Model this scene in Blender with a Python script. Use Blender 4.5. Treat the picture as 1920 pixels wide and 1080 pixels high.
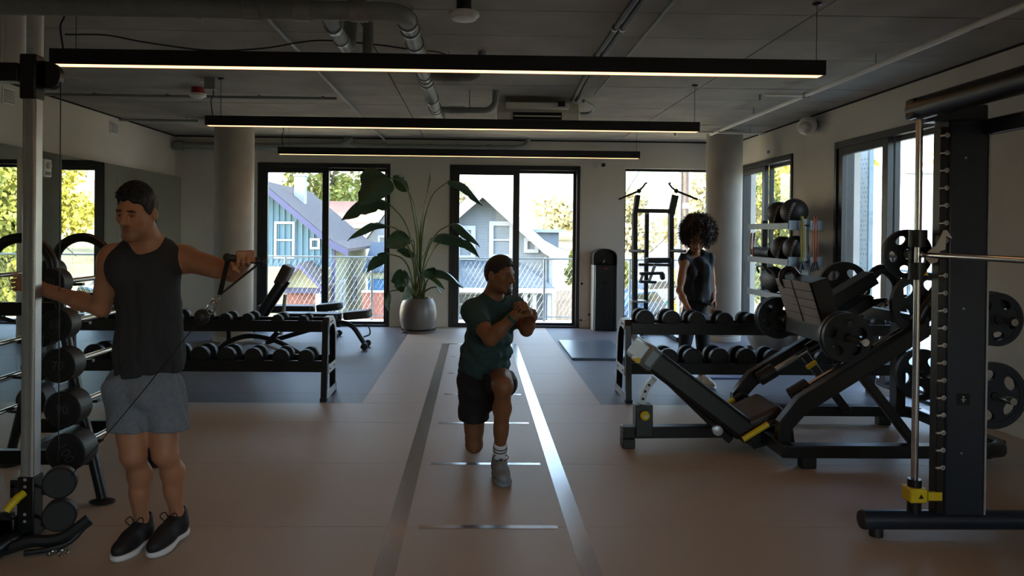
import bpy, bmesh, math, random
import numpy as np
from mathutils import Vector, Matrix
for _o in list(bpy.data.objects): bpy.data.objects.remove(_o)
S = bpy.context.scene
COL = S.collection
PI = math.pi
# ---------------------------------------------------------------- camera
YAW, PIT, ROLL, CX, CY, FPX, HC = .0214, .007, .0103, 921.5, 445.3, 1400., 1.57
_f = Vector((math.sin(YAW), math.cos(YAW), 0)); _r = Vector((math.cos(YAW), -math.sin(YAW), 0)); _u = Vector((0, 0, 1))
FW = _f*math.cos(PIT) - _u*math.sin(PIT); _u2 = _u*math.cos(PIT) + _f*math.sin(PIT)
RT = _r*math.cos(ROLL) + _u2*math.sin(ROLL); UP = _u2*math.cos(ROLL) - _r*math.sin(ROLL)
cd = bpy.data.cameras.new('camera'); cam = bpy.data.objects.new('camera', cd); COL.objects.link(cam)
cam.matrix_world = Matrix(((RT.x, UP.x, -FW.x, 0), (RT.y, UP.y, -FW.y, 0), (RT.z, UP.z, -FW.z, HC), (0, 0, 0, 1)))
cd.sensor_width = 36; cd.lens = FPX/1920*36; cd.clip_start = .05; cd.clip_end = 600
cd.shift_x = (960-CX)/1920; cd.shift_y = (CY-540)/1920
S.camera = cam
# ---------------------------------------------------------------- view, sky, sun
S.view_settings.view_transform = 'Standard'; S.view_settings.look = 'None'
S.view_settings.gamma = 1; S.view_settings.use_curve_mapping = False
S.view_settings.exposure = 1.75
W = bpy.data.worlds.new('sky'); S.world = W; W.use_nodes = True
_n = W.node_tree.nodes; _l = W.node_tree.links
_bg = _n['Background']; _sk = _n.new('ShaderNodeTexSky'); _sk.sky_type = 'NISHITA'
_sk.sun_disc = False; _sk.sun_elevation = math.radians(25); _sk.sun_rotation = math.radians(266)
_sk.air_density = 1.0; _sk.dust_density = 3.0; _sk.ozone_density = 1.0; _sk.altitude = 50
_l.new(_sk.outputs[0], _bg.inputs[0]); _bg.inputs[1].default_value = 0.62
sd = bpy.data.lights.new('sun', 'SUN'); sun = bpy.data.objects.new('sun', sd); COL.objects.link(sun)
sd.energy = 3.2; sd.angle = math.radians(.6); sd.color = (1, .92, .78)
_sv = Vector((-.90, -.06, .42))            # towards the sun: low, from the left
sun.rotation_euler = _sv.to_track_quat('Z', 'Y').to_euler(); sun.location = (-20, -10, 25)

# ---------------------------------------------------------------- measuring helpers
def _ray(px, py): return FW + RT*((px-CX)/FPX) - UP*((py-CY)/FPX)
def at(px, py, Y):
    d = _ray(px, py); return Vector((0, 0, HC)) + d*(Y/d.y)
def fl(px, py, z=0):
    d = _ray(px, py); return Vector((0, 0, HC)) + d*((z-HC)/d.z)
def ax(px, py, X):
    d = _ray(px, py); return Vector((0, 0, HC)) + d*(X/d.x)

# ---------------------------------------------------------------- materials
def lin(h):
    if not isinstance(h, str): return (h[0], h[1], h[2], 1)
    c = [int(h[i:i+2], 16)/255 for i in (1, 3, 5)]
    return tuple(x/12.92 if x <= .04045 else ((x+.055)/1.055)**2.4 for x in c) + (1,)
MATS = {}
def M(name, col='#808080', rough=.6, metal=0., var=.12, scale=6., bump=0., bscale=80., coat=0., spec=.5, col2=None, trans=0.):
    m = bpy.data.materials.new(name); m.use_nodes = True
    n = m.node_tree.nodes; l = m.node_tree.links; b = n['Principled BSDF']
    c = lin(col)
    tc = n.new('ShaderNodeTexCoord'); nz = n.new('ShaderNodeTexNoise')
    nz.inputs['Scale'].default_value = scale; nz.inputs['Detail'].default_value = 5
    l.new(tc.outputs['Object'], nz.inputs['Vector'])
    rp = n.new('ShaderNodeValToRGB'); l.new(nz.outputs['Fac'], rp.inputs[0])
    rp.color_ramp.elements[0].position = .3; rp.color_ramp.elements[1].position = .7
    c2 = lin(col2) if col2 else tuple(min(1, x*(1+var)) for x in c[:3]) + (1,)
    c1 = c if col2 else tuple(x*(1-var) for x in c[:3]) + (1,)
    rp.color_ramp.elements[0].color = c1; rp.color_ramp.elements[1].color = c2
    l.new(rp.outputs[0], b.inputs['Base Color'])
    b.inputs['Roughness'].default_value = rough; b.inputs['Metallic'].default_value = metal
    b.inputs['Specular IOR Level'].default_value = spec
    if coat: b.inputs['Coat Weight'].default_value = coat; b.inputs['Coat Roughness'].default_value = .12
    if trans: b.inputs['Transmission Weight'].default_value = trans
    if bump:
        nb = n.new('ShaderNodeTexNoise'); nb.inputs['Scale'].default_value = bscale; nb.inputs['Detail'].default_value = 4
        l.new(tc.outputs['Object'], nb.inputs['Vector'])
        bp = n.new('ShaderNodeBump'); bp.inputs['Strength'].default_value = bump; bp.inputs['Distance'].default_value = .01
        l.new(nb.outputs['Fac'], bp.inputs['Height']); l.new(bp.outputs[0], b.inputs['Normal'])
    MATS[name] = m
    return m
def Memit(name, col, strength):
    m = bpy.data.materials.new(name); m.use_nodes = True; b = m.node_tree.nodes['Principled BSDF']
    b.inputs['Base Color'].default_value = lin(col); b.inputs['Emission Color'].default_value = lin(col)
    b.inputs['Emission Strength'].default_value = strength; MATS[name] = m; return m
def Mglass(name, tint=(1, 1, 1), refl=.025):
    m = bpy.data.materials.new(name); m.use_nodes = True; n = m.node_tree.nodes; l = m.node_tree.links
    n.remove(n['Principled BSDF']); o = n['Material Output']
    t = n.new('ShaderNodeBsdfTransparent'); t.inputs[0].default_value = tint + (1,)
    g = n.new('ShaderNodeBsdfGlossy'); g.inputs['Roughness'].default_value = .01
    mx = n.new('ShaderNodeMixShader'); lw = n.new('ShaderNodeLayerWeight'); lw.inputs[0].default_value = .5
    pw = n.new('ShaderNodeMath'); pw.operation = 'POWER'; pw.inputs[1].default_value = 5; l.new(lw.outputs['Facing'], pw.inputs[0])
    ma = n.new('ShaderNodeMath'); ma.operation = 'MULTIPLY_ADD'; ma.inputs[1].default_value = .9-refl; ma.inputs[2].default_value = refl; l.new(pw.outputs[0], ma.inputs[0])
    l.new(ma.outputs[0], mx.inputs[0]); l.new(t.outputs[0], mx.inputs[1]); l.new(g.outputs[0], mx.inputs[2])
    l.new(mx.outputs[0], o.inputs[0]); MATS[name] = m; return m

# ---------------------------------------------------------------- mesh builder
class MB:
    def __init__(s): s.v = []; s.f = []
    def add(s, vs, fs):
        b = len(s.v); s.v += [tuple(v) for v in vs]; s.f += [tuple(i+b for i in f) for f in fs]; return s
    def bx(s, x0, x1, y0, y1, z0, z1):
        return s.add([(x0,y0,z0),(x1,y0,z0),(x1,y1,z0),(x0,y1,z0),(x0,y0,z1),(x1,y0,z1),(x1,y1,z1),(x0,y1,z1)],
                     [(0,3,2,1),(4,5,6,7),(0,1,5,4),(1,2,6,5),(2,3,7,6),(3,0,4,7)])
    def box(s, c, d, rot=None):
        q = MB().bx(-d[0]/2, d[0]/2, -d[1]/2, d[1]/2, -d[2]/2, d[2]/2)
        R = rot if rot is not None else Matrix.Identity(3)
        return s.add([R @ Vector(v) + Vector(c) for v in q.v], q.f)
    def bar(s, p0, p1, w, h, up=(0, 0, 1)):
        p0, p1 = Vector(p0), Vector(p1); d = (p1-p0); L = d.length; d.normalize(); u = Vector(up)
        if abs(d.dot(u)) > .98: u = Vector((0, 1, 0))
        x = d.cross(u).normalized(); z = x.cross(d).normalized()
        R = Matrix((x, d, z)).transposed()
        return s.box((p0+p1)/2, (w, L, h), R)
    def tube(s, pts, r, n=10, caps=True, closed=False):
        P = [Vector(p) for p in pts]; k = len(P)
        rr = r if isinstance(r, (list, tuple)) else [r]*k
        T = []
        for i in range(k):
            a = P[(i-1) % k] if (closed or i) else P[0]; b = P[(i+1) % k] if (closed or i < k-1) else P[-1]
            T.append((b-a).normalized())
        u = T[0].orthogonal().normalized(); vs = []; 
        for i in range(k):
            u = (u - T[i]*u.dot(T[i])).normalized(); w = T[i].cross(u)
            for j in range(n):
                a = 2*PI*j/n; vs.append(P[i] + (u*math.cos(a) + w*math.sin(a))*rr[i])
        fs = []
        for i in range(k if closed else k-1):
            i2 = (i+1) % k
            for j in range(n):
                fs.append((i*n+j, i*n+(j+1) % n, i2*n+(j+1) % n, i2*n+j))
        if caps and not closed:
            fs.append(tuple(range(n-1, -1, -1))); fs.append(tuple(range((k-1)*n, k*n)))
        return s.add(vs, fs)
    def cyl(s, p0, p1, r0, r1=None, n=20): return s.tube([p0, p1], [r0, r0 if r1 is None else r1], n)
    def lathe(s, prof, c=(0, 0, 0), d=(0, 0, 1), n=32):
        d = Vector(d).normalized(); u = d.orthogonal().normalized(); w = d.cross(u); c = Vector(c)
        vs = []; k = len(prof)
        for r, h in prof:
            for j in range(n):
                a = 2*PI*j/n; vs.append(c + d*h + (u*math.cos(a)+w*math.sin(a))*max(r, 1e-4))
        fs = [(i*n+j, i*n+(j+1) % n, (i+1)*n+(j+1) % n, (i+1)*n+j) for i in range(k-1) for j in range(n)]
        fs.append(tuple(range(n-1, -1, -1))); fs.append(tuple(range((k-1)*n, k*n)))
        return s.add(vs, fs)
    def prism(s, poly, o, U, V, t):
        o, U, V = Vector(o), Vector(U), Vector(V); N = U.cross(V).normalized()*t; k = len(poly)
        a = [o + U*x + V*y for x, y in poly]
        return s.add(a + [p+N for p in a], [tuple(range(k-1, -1, -1)), tuple(range(k, 2*k))] + [(i, (i+1) % k, k+(i+1) % k, k+i) for i in range(k)])
    def ell(s, c, r, n=16, m=10, rot=None):
        c = Vector(c); R = rot if rot is not None else Matrix.Identity(3)
        if not isinstance(r, (list, tuple)): r = (r, r, r)
        vs = [c + R @ Vector((0, 0, -r[2]))]
        for i in range(1, m):
            p = -PI/2 + PI*i/m
            for j in range(n):
                a = 2*PI*j/n; vs.append(c + R @ Vector((r[0]*math.cos(p)*math.cos(a), r[1]*math.cos(p)*math.sin(a), r[2]*math.sin(p))))
        vs.append(c + R @ Vector((0, 0, r[2]))); e = len(vs)-1
        fs = [(0, 1+(j+1) % n, 1+j) for j in range(n)]
        fs += [(1+i*n+j, 1+i*n+(j+1) % n, 1+(i+1)*n+(j+1) % n, 1+(i+1)*n+j) for i in range(m-2) for j in range(n)]
        fs += [(1+(m-2)*n+j, 1+(m-2)*n+(j+1) % n, e) for j in range(n)]
        return s.add(vs, fs)
    def shift(s, d):
        s.v = [(v[0]+d[0], v[1]+d[1], v[2]+d[2]) for v in s.v]; return s
    def mesh(s, name, mat, ang=35):
        me = bpy.data.meshes.new(name); me.from_pydata(s.v, [], s.f); me.update()
        me.materials.append(MATS[mat])
        if ang:
            me.polygons.foreach_set('use_smooth', [True]*len(me.polygons)); me.set_sharp_from_angle(angle=math.radians(ang))
        return me
    def build(s, name, mat, parent=None, bevel=0, ang=35, world=False):
        if world and parent is not None:
            s.shift(tuple(-x for x in parent.location))
        return link(name, s.mesh(name, mat, ang), parent, bevel)
def link(name, me, parent=None, bevel=0):
    o = bpy.data.objects.new(name, me); COL.objects.link(o)
    if parent is not None: o.parent = parent
    if bevel:
        b = o.modifiers.new('bevel', 'BEVEL'); b.width = bevel; b.segments = 2; b.limit_method = 'ANGLE'; b.angle_limit = math.radians(40)
    return o
def tag(o, label, cat, group=None):
    o['label'] = label; o['category'] = cat
    if group: o['group'] = group
    return o
def thing(name, label, cat, loc=(0, 0, 0), rz=0, group=None):
    o = bpy.data.objects.new(name, None); COL.objects.link(o); o.location = loc; o.rotation_euler = (0, 0, rz)
    o.empty_display_size = .1
    return tag(o, label, cat, group)
def structure(o): o['kind'] = 'structure'; return o
def dup(root, loc, rot=None, label=None, group=None):
    r = root.copy(); COL.objects.link(r); r.location = loc
    if rot is not None: r.rotation_euler = rot
    if label: r['label'] = label
    if group: r['group'] = group
    for ch in list(root.children):
        c = ch.copy(); COL.objects.link(c); c.parent = r
        for g in list(ch.children):
            e = g.copy(); COL.objects.link(e); e.parent = c
    return r
def bez(pts, n=12):
    """smooth Catmull-Rom path through points"""
    P = [Vector(p) for p in pts]; P = [P[0]*2-P[1]] + P + [P[-1]*2-P[-2]]; out = []
    for i in range(1, len(P)-2):
        for k in range(n):
            t = k/n; a, b, c, d = P[i-1:i+3]
            out.append(.5*((2*b) + (c-a)*t + (2*a-5*b+4*c-d)*t*t + (3*b-a-3*c+d)*t**3))
    out.append(P[-2]); return out
def text_mb(txt, size, depth, o, U, V):
    cu = bpy.data.curves.new('txt', 'FONT'); cu.body = txt; cu.size = size; cu.extrude = depth; cu.align_x = 'CENTER'; cu.align_y = 'CENTER'
    cu.resolution_u = 3
    ob = bpy.data.objects.new('txt', cu); COL.objects.link(ob)
    me = bpy.data.meshes.new_from_object(ob); bpy.data.objects.remove(ob)
    o, U, V = Vector(o), Vector(U), Vector(V); N = U.cross(V)
    m = MB(); m.add([o + U*v.co.x + V*v.co.y + N*v.co.z for v in me.vertices], [tuple(p.vertices) for p in me.polygons])
    return m
ORD = ['first','second','third','fourth','fifth','sixth','seventh','eighth','ninth','tenth','eleventh','twelfth','thirteenth','fourteenth']

# ---------------------------------------------------------------- material set
M('plaster', '#cdc6bb', .85, var=.05, scale=1.5, bump=.08, bscale=40)
M('plaster_right', '#c6bfb4', .8, var=.12, scale=1.2, bump=.12, bscale=25)
M('wall_core', '#8f8a84', .9)
M('concrete_ceiling', '#9c968d', .85, var=.14, scale=2.2, bump=.15, bscale=18)
M('concrete_column', '#b3aa9d', .62, var=.10, scale=3, bump=.06, bscale=30)
M('gap_dark', '#1a1917', .9)
M('rubber_tan', '#b0a08d', .5, var=.10, scale=160, bump=.12, bscale=300, spec=.35)
M('rubber_grey', '#5f5c60', .5, var=.16, scale=160, bump=.12, bscale=300, spec=.32)
M('subfloor', '#3a342f', .9)
M('tape', '#7b7676', .20, var=.08, scale=90, bump=.10, bscale=160, spec=.9, coat=.6)
M('frame_black', '#17171a', .38, var=.1, spec=.5)
M('frame_blue', '#1d2126', .35, var=.1)
Mglass('pane', (.97, .985, .98))
m_ = M('mirror', '#d6dcd6', .0, 1., var=.0)
M('white_plastic', '#e6e2da', .45, var=.04)
M('grey_pipe', '#868b86', .5, var=.08, scale=10)
M('galvanised', '#9da09f', .38, .7, var=.15, scale=14)
M('black_rubber', '#1a1a1b', .55, var=.2, scale=40, bump=.1, bscale=200)
M('black_steel', '#121315', .36, var=.15, scale=20, spec=.5)
M('navy_steel', '#1c2531', .34, var=.12, scale=12, spec=.5)
M('silver_steel', '#a9abad', .38, .45, var=.08, scale=20)
M('chrome', '#c9c8c6', .16, 1., var=.04)
M('aluminium', '#b9bfc2', .34, .8, var=.05)
M('pad_black', '#191a1c', .46, var=.15, scale=30, bump=.08, bscale=220)
M('pad_brown', '#3a302a', .5, var=.15, scale=30, bump=.08, bscale=220)
M('yellow', '#d9bd13', .45, var=.06)
M('red', '#8f1d1b', .5)
M('led_off', '#d8c8a8', .5)
Memit('led_warm', (1.0, .49, .20), 1.15)
M('plate_iron', '#1b2027', .42, var=.15, scale=25, spec=.5)
# ================================================================ ROOM
XL, XR, YB, YF, H = -4.92, 4.27, 12.31, -3.0, 3.10
WT = .30
# floor: screed plus rubber sheets laid in strips across the room
floor = structure(MB().bx(XL-.3, XR+.3, YF-.3, YB+WT, -.30, -.012).build('floor', 'subfloor'))
Y0 = 3.966; SP = 1.0838; ZONE = 6.82; ZX0, ZX1 = -1.02, 1.165
edges = [Y0+SP*k for k in range(-7, 9) if YF < Y0+SP*k < YB-.2]
edges = [YF] + edges + [YB]
_g = .0018
for a, b in zip(edges[:-1], edges[1:]):
    segs = [(a, b)] if not (a < ZONE < b) else [(a, ZONE), (ZONE, b)]
    for y0, y1 in segs:
        if y0 < ZONE-.01: cols = [(XL, XR, 'rubber_tan')]
        else: cols = [(XL, ZX0, 'rubber_grey'), (ZX0, ZX1, 'rubber_tan'), (ZX1, XR, 'rubber_grey')]
        for x0, x1, mt in cols:
            MB().bx(x0+_g/3, x1-_g/3, y0+_g, y1-_g, -.012, 0).build('rubber_sheet', mt, floor)
# glossy ladder marking taped on the floor
lad = thing('ladder_marking', 'long glossy taped ladder marking with rungs running down the middle of the floor', 'floor marking', (0.075, 7, 0))
YT = 10.49
for x0, x1 in ((-.452, -.352), (.502, .600)):
    MB().bx(x0, x1, -1.5, YT, .0002, .0016).build('side_stripe', 'tape', lad, world=True)
for k in range(-4, 7):
    y = Y0+SP*k
    MB().bx(-.352 if k == 6 else -.285, .502 if k == 6 else .455, y-.022, y+.022, .0002, .0016).build('rung', 'tape', lad, world=True)

def wall_with_holes(name, mat, fn, u0, u1, z0, z1, holes):
    """boxes around holes; fn(u0,u1,z0,z1) -> box extents"""
    m = MB(); us = sorted(holes); cur = u0
    for (a, b, c, d) in us:
        if a > cur: m.bx(*fn(cur, a, z0, z1))
        if c > z0: m.bx(*fn(a, b, z0, c))
        if d < z1: m.bx(*fn(a, b, d, z1))
        cur = b
    if cur < u1: m.bx(*fn(cur, u1, z0, z1))
    return structure(m.build(name, mat))
TOP = 2.675
BW = [(-3.57, -1.41, 0.0, TOP), (-.43, 1.72, 0.0, TOP), (2.465, 3.95, .02, 2.65)]
RW = [(6.70, 8.79, 0.0, TOP), (9.98, 12.1, 0.0, TOP)]
FWN = [(.6, 3.8, 0.0, TOP)]
wall_back = wall_with_holes('wall_back', 'plaster', lambda a, b, c, d: (a, b, YB, YB+WT, c, d), XL-.3, XR+.3, 0, H+.2, BW)
wall_right = wall_with_holes('wall_right', 'plaster_right', lambda a, b, c, d: (XR, XR+WT, a, b, c, d), YF-.3, YB, 0, H+.2, RW)
wall_front = wall_with_holes('wall_front', 'plaster', lambda a, b, c, d: (a, b, YF-WT, YF, c, d), XL-.3, XR+.3, 0, H+.2, FWN)
XM = -4.81                                   # the mirror wall stands a little proud of the plaster above
wall_left = structure(MB().bx(XL-.3, XL, YF, YB, 2.425, H+.2).bx(XL-.3, XM-.012, YF, YB, 0, 2.425).build('wall_left', 'plaster'))
y = YB-.003
while y > YF+.2:
    y2 = max(YF, y-1.09)
    MB().bx(XM-.012, XM-.004, y2+.0015, y-.0015, .02, 2.42).build('mirror_panel', 'mirror', wall_left)
    y = y2
# ceiling: slab and board-marked concrete panels with open joints
ceiling = structure(MB().bx(XL-.3, XR+.3, YF-.3, YB+WT, H+.012, H+.4).build('ceiling', 'gap_dark'))
ys = [YF] + [YF + .30 + .655*k for k in range(24) if YF+.30+.655*k < YB-.1] + [YB]
xs = [XL, -4.05, -.86, 2.33, XR]
random.seed(3)
for a, b in zip(ys[:-1], ys[1:]):
    for x0, x1 in zip(xs[:-1], xs[1:]):
        dz = random.uniform(0, .003)
        MB().bx(x0+.006, x1-.006, a+.005, b-.005, H-.0+dz, H+.02).build('concrete_panel', 'concrete_ceiling', ceiling)
# dark strips standing in for the shade in the gap under the ceiling
for i, e in enumerate([(XL, XR, YB-.006, YB, H-.022, H-.001), (XR-.006, XR, YF, YB-.006, H-.022, H-.001), (XL, XL+.006, YF, YB-.006, H-.022, H-.001)]):
    structure(MB().bx(*e).build('trim_%d' % (i+1), 'gap_dark'))
# skirting between the back windows, same paint as the wall
structure(MB().bx(XL, -3.58, YB-.012, YB, 0, .13).bx(-1.40, -.44, YB-.012, YB, 0, .13).bx(1.73, 2.455, YB-.012, YB, 0, .13).build('baseboard_back', 'plaster', bevel=.004))
structure(MB().bx(XR-.012, XR, 8.80, 9.97, 0, .13).bx(XR-.012, XR, YF, 6.69, 0, .13).build('baseboard_right', 'plaster_right', bevel=.004))

# ---- windows.  local frame builder: u along the wall, n = depth (0 = inner face, + outwards)
def slider(name, u0, u1, put, z1=TOP, left_first=True):
    """two-panel sliding window: outer frame, one heavy sash, one light sash, panes"""
    w = u1-u0; um = u0+w*.505
    def B(m, a, b, n0, n1, c, d): m.bx(*put(a, b, n0, n1, c, d)); return m
    fr = MB(); B(fr, u0, u0+.055, -.02, .20, 0, z1); B(fr, u1-.055, u1, -.02, .20, 0, z1); B(fr, u0+.055, u1-.055, -.02, .20, z1-.075, z1); B(fr, u0+.055, u1-.055, -.02, .20, 0, .03)
    root = structure(fr.build(name, 'frame_black', bevel=.003))
    for (a, b, n0, wd, top, nm) in ((u0+.055, um+.065, .0, .105, .085, 'sash'), (um-.0, u1-.055, .09, .045, .045, 'sash')):
        s = MB(); B(s, a, a+wd, n0, n0+.06, .03, z1-.075); B(s, b-wd, b, n0, n0+.06, .03, z1-.075)
        B(s, a+wd, b-wd, n0, n0+.06, z1-.075-top, z1-.075); B(s, a+wd, b-wd, n0, n0+.06, .03, .07)
        so = s.build(nm, 'frame_black', root, bevel=.002)
        B(MB(), a+wd, b-wd, n0+.028, n0+.033, .07, z1-.075-top).build('pane', 'pane', so)
    h = MB(); B(h, u0+.085, u0+.11, -.035, 0, .95, 1.15); h.build('pull_handle', 'black_steel', root)
    return root
pb = lambda a, b, n0, n1, c, d: (a, b, YB+n0, YB+n1, c, d)
slider('window_1', -3.57, -1.41, pb); slider('window_2', -.43, 1.72, pb)
fr = MB()
for e in ((2.465, 2.495, YB+.08, YB+.16, .02, 2.65), (3.92, 3.95, YB+.08, YB+.16, .02, 2.65), (2.495, 3.92, YB+.08, YB+.16, 2.61, 2.65), (2.495, 3.92, YB+.08, YB+.16, .02, .06)): fr.bx(*e)
w3 = structure(fr.build('window_3', 'frame_black', bevel=.003))
MB().bx(2.495, 3.92, YB+.115, YB+.121, .06, 2.61).build('pane', 'pane', w3)
pr = lambda a, b, n0, n1, c, d: (XR+n0, XR+n1, a, b, c, d)
# right wall: mirrored along u so that the heavy sash is the far one
def flip(u0, u1): return lambda a, b, n0, n1, c, d: (XR+n0, XR+n1, u0+u1-b, u0+u1-a, c, d)
slider('window_4', 9.98, 12.1, flip(9.98, 12.1)); slider('window_5', 6.70, 8.79, flip(6.70, 8.79))
slider('window_6', .6, 3.8, lambda a, b, n0, n1, c, d: (a, b, YF-n1, YF-n0, c, d))
# light portals: sampling aid for the daylight that enters through each window, no light of their own
def portal(c, sx, sy, rot):
    d = bpy.data.lights.new('window_portal', 'AREA'); d.shape = 'RECTANGLE'; d.size = sx; d.size_y = sy; d.cycles.is_portal = True
    o = bpy.data.objects.new('window_portal', d); COL.objects.link(o); o.location = c; o.rotation_euler = rot
for a, b, c, d in BW: portal(((a+b)/2, YB+.25, (c+d)/2), b-a, d-c, (-PI/2, 0, 0))
for a, b, c, d in RW: portal((XR+.25, (a+b)/2, (c+d)/2), d-c, b-a, (0, PI/2, 0))
for a, b, c, d in FWN: portal(((a+b)/2, YF-.25, (c+d)/2), b-a, d-c, (PI/2, 0, 0))

# ---- columns
for x, y, r, lab in ((-3.445, 10.72, .272, 'round concrete column on the left beside the mirror wall'), (3.70, 11.07, .262, 'round concrete column on the right in front of the corner window')):
    c = thing('concrete_column', lab, 'column', (x, y, 0), 0, 'round concrete columns')
    MB().lathe([(r, 0), (r, H-.001)], n=48).build('shaft', 'concrete_column', c)
    MB().lathe([(r+.004, 0), (r+.004, .07), (r, .075)], n=48).build('base_ring', 'plaster', c)
# ================================================================ OUTSIDE
M('terrace', '#b4b6b6', .8, var=.06, scale=3)
M('siding_blue', '#557584', .75, var=.06, scale=3)
M('paint_purple', '#40466b', .6, var=.06)
M('paint_white', '#9fa6ae', .6, var=.03)
M('siding_cream', '#8f927a', .8, var=.08, scale=9, bump=.3, bscale=14)
M('shingle_warm', '#5d5450', .85, var=.25, scale=10, bump=.3, bscale=30)
M('shingle_blue', '#45545f', .85, var=.25, scale=10, bump=.3, bscale=30)
M('roof_pink', '#80645a', .85, var=.15, scale=8)
M('brick_red', '#6b4640', .85, var=.3, scale=16)
M('shed_blue', '#3f6f9c', .7, var=.1)
M('window_dark', '#39434c', .12, var=.3, scale=2, spec=.8)
M('window_pale', '#9fb0ba', .15, var=.2, scale=2, spec=.8)
M('grass_dry', '#a79a72', .95, var=.3, scale=.35, bump=.4, bscale=3)
M('asphalt', '#8b8784', .9, var=.1, scale=2)
M('bark', '#6d5a48', .9, var=.3, scale=5, bump=.5, bscale=20)
M('wood_pole', '#6d6259', .9, var=.3, scale=6, bump=.4, bscale=30)
M('fence_wood', '#77716b', .85, var=.2, scale=4)
M('leaf_yellow', '#a8a546', .7, var=.35, scale=1.1)
M('leaf_olive', '#79803c', .7, var=.35, scale=1.1)
M('leaf_washed', '#d2caa4', .75, var=.3, scale=1.1)  # leaf colour lightened to imitate trees washed out by glare
M('steel_rail', '#7f8f9b', .4, .6, var=.1)
M('sign_green', '#0c8a68', .4, var=.05)
M('car_white', '#e6e7e8', .25, var=.02, coat=.6)
M('car_silver', '#a9b0b6', .25, .4, var=.03, coat=.6)
M('car_blue', '#2f5f8f', .25, var=.05, coat=.6)
M('tyre', '#1b1b1c', .8)
M('frit_glass', '#b9cbd6', .3, var=.04)
def lapsiding(name, col, pitch):
    m = M(name, col, .75, var=.05, scale=4); n = m.node_tree.nodes; l = m.node_tree.links
    tc = n.new('ShaderNodeTexCoord'); sx = n.new('ShaderNodeSeparateXYZ'); l.new(tc.outputs['Object'], sx.inputs[0])
    d = n.new('ShaderNodeMath'); d.operation = 'DIVIDE'; d.inputs[1].default_value = pitch; l.new(sx.outputs[2], d.inputs[0])
    f = n.new('ShaderNodeMath'); f.operation = 'FRACT'; l.new(d.outputs[0], f.inputs[0])
    b = n.new('ShaderNodeBump'); b.inputs['Strength'].default_value = 1; b.inputs['Distance'].default_value = .05; b.invert = True
    l.new(f.outputs[0], b.inputs['Height']); l.new(b.outputs[0], n['Principled BSDF'].inputs['Normal'])
lapsiding('siding_grey', '#6d767b', .13)
GZ = -4.6
def terr_z(x, y):
    h = GZ
    if y > 40: h += min((y-40)*.16, 3.2)
    if y > 62: h += (y-62)*.09*(1/(1+math.exp(-(x+2)/6)))
    if y > 75: h += min((y-75)*.05, 2)
    if x > 26: h += min((x-26)*.1, 3)
    return h
gx = [-60+4*i for i in range(41)]; gy = [-12, -6, 0, 6, 12] + [14+3*i for i in range(42)]
tm = MB(); tm.add([(x, y, terr_z(x, y)) for y in gy for x in gx], [(j*len(gx)+i, j*len(gx)+i+1, (j+1)*len(gx)+i+1, (j+1)*len(gx)+i) for j in range(len(gy)-1) for i in range(len(gx)-1)])
structure(tm.build('ground', 'grass_dry', ang=60))
st = MB(); P = [(-8, 21), (9, 21), (10, 40), (10, 62)]
ss = [(8.5+.02*(y-20), y) for y in range(18, 70, 2)]
st.add([q for x, y in ss for q in ((x-.5, y, terr_z(x, y)+.03), (x+9, y, terr_z(x+9, y)+.03))], [(2*i, 2*i+1, 2*i+3, 2*i+2) for i in range(len(ss)-1)])
structure(st.build('street', 'asphalt'))
# building body below and above our floor
structure(MB().bx(XL-.3, XR+.3, YF-.3, YB+WT, GZ, -.301).build('building_base', 'wall_core'))
terr = structure(MB().bx(-7, XR+1.75, YB+WT, 13.62, -.28, -.03).bx(XR+WT, XR+1.75, 3, YB+WT, -.28, -.03).build('terrace', 'terrace'))
# guard rail with wire net
def railing(label, a, b, n_posts):
    a, b = Vector(a), Vector(b); r = thing('guard_rail', label, 'railing', a); L = (b-a).length; d = (b-a).normalized()
    MB().cyl(a+Vector((0, 0, 1.10)), b+Vector((0, 0, 1.10)), .016, n=10).build('top_rail', 'steel_rail', r, world=True)
    MB().cyl(a+Vector((0, 0, .05)), b+Vector((0, 0, .05)), .010, n=8).build('bottom_rail', 'steel_rail', r, world=True)
    for i in range(n_posts+1):
        p = a+d*(L*i/n_posts); MB().bx(p.x-.018, p.x+.018, p.y-.018, p.y+.018, -.03, 1.09).build('post', 'steel_rail', r, bevel=.003, world=True)
    net = MB(); k = int(L/.085); h = 1.03; run = h*.58
    for i in range(-8, k+1):
        for sg in (1, -1):
            s0 = i*.085; s1 = s0+run
            if sg < 0: s0, s1 = s1, s0
            t0, t1 = 0, 1
            lo, hi = min(s0, s1), max(s0, s1)
            if lo < 0 or hi > L: continue
            net.tube([a+d*s0+Vector((0, 0, .06)), a+d*s1+Vector((0, 0, .06+h))], .0014, 3, caps=False)
    o = net.build('wire_net', 'steel_rail', r, ang=0, world=True); o['kind'] = 'stuff'
railing('steel guard rail with wire net outside the three back windows', (-6.5, 13.45, 0), (5.9, 13.45, 0), 8)
railing('steel guard rail with wire net outside the right side windows', (5.9, 3.5, 0), (5.9, 13.3, 0), 6)
# fritted screen on the side terrace
sc = thing('fritted_screen', 'tall pale glass screen printed with white dots outside the right window', 'screen', (5.25, 10.4, -.03))
MB().bx(5.24, 5.26, 9.85, 10.75, -.03, 2.75).build('glass_sheet', 'frit_glass', sc, world=True)
dm = MB(); random.seed(5)
for i in range(12):
    for j in range(42):
        if random.random() < .75: dm.lathe([(.011+.008*random.random(), 0), (.01, .004)], (5.24, 9.9+.07*i+(.035 if j % 2 else 0), .05+.064*j), (-1, 0, 0), 8)
_o = dm.build('printed_dots', 'paint_white', sc, world=True); _o['kind'] = 'stuff'
for yy in (9.83, 10.76): MB().bx(5.22, 5.28, yy-.02, yy+.02, -.03, 2.8).build('edge_post', 'steel_rail', sc, world=True)

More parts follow.
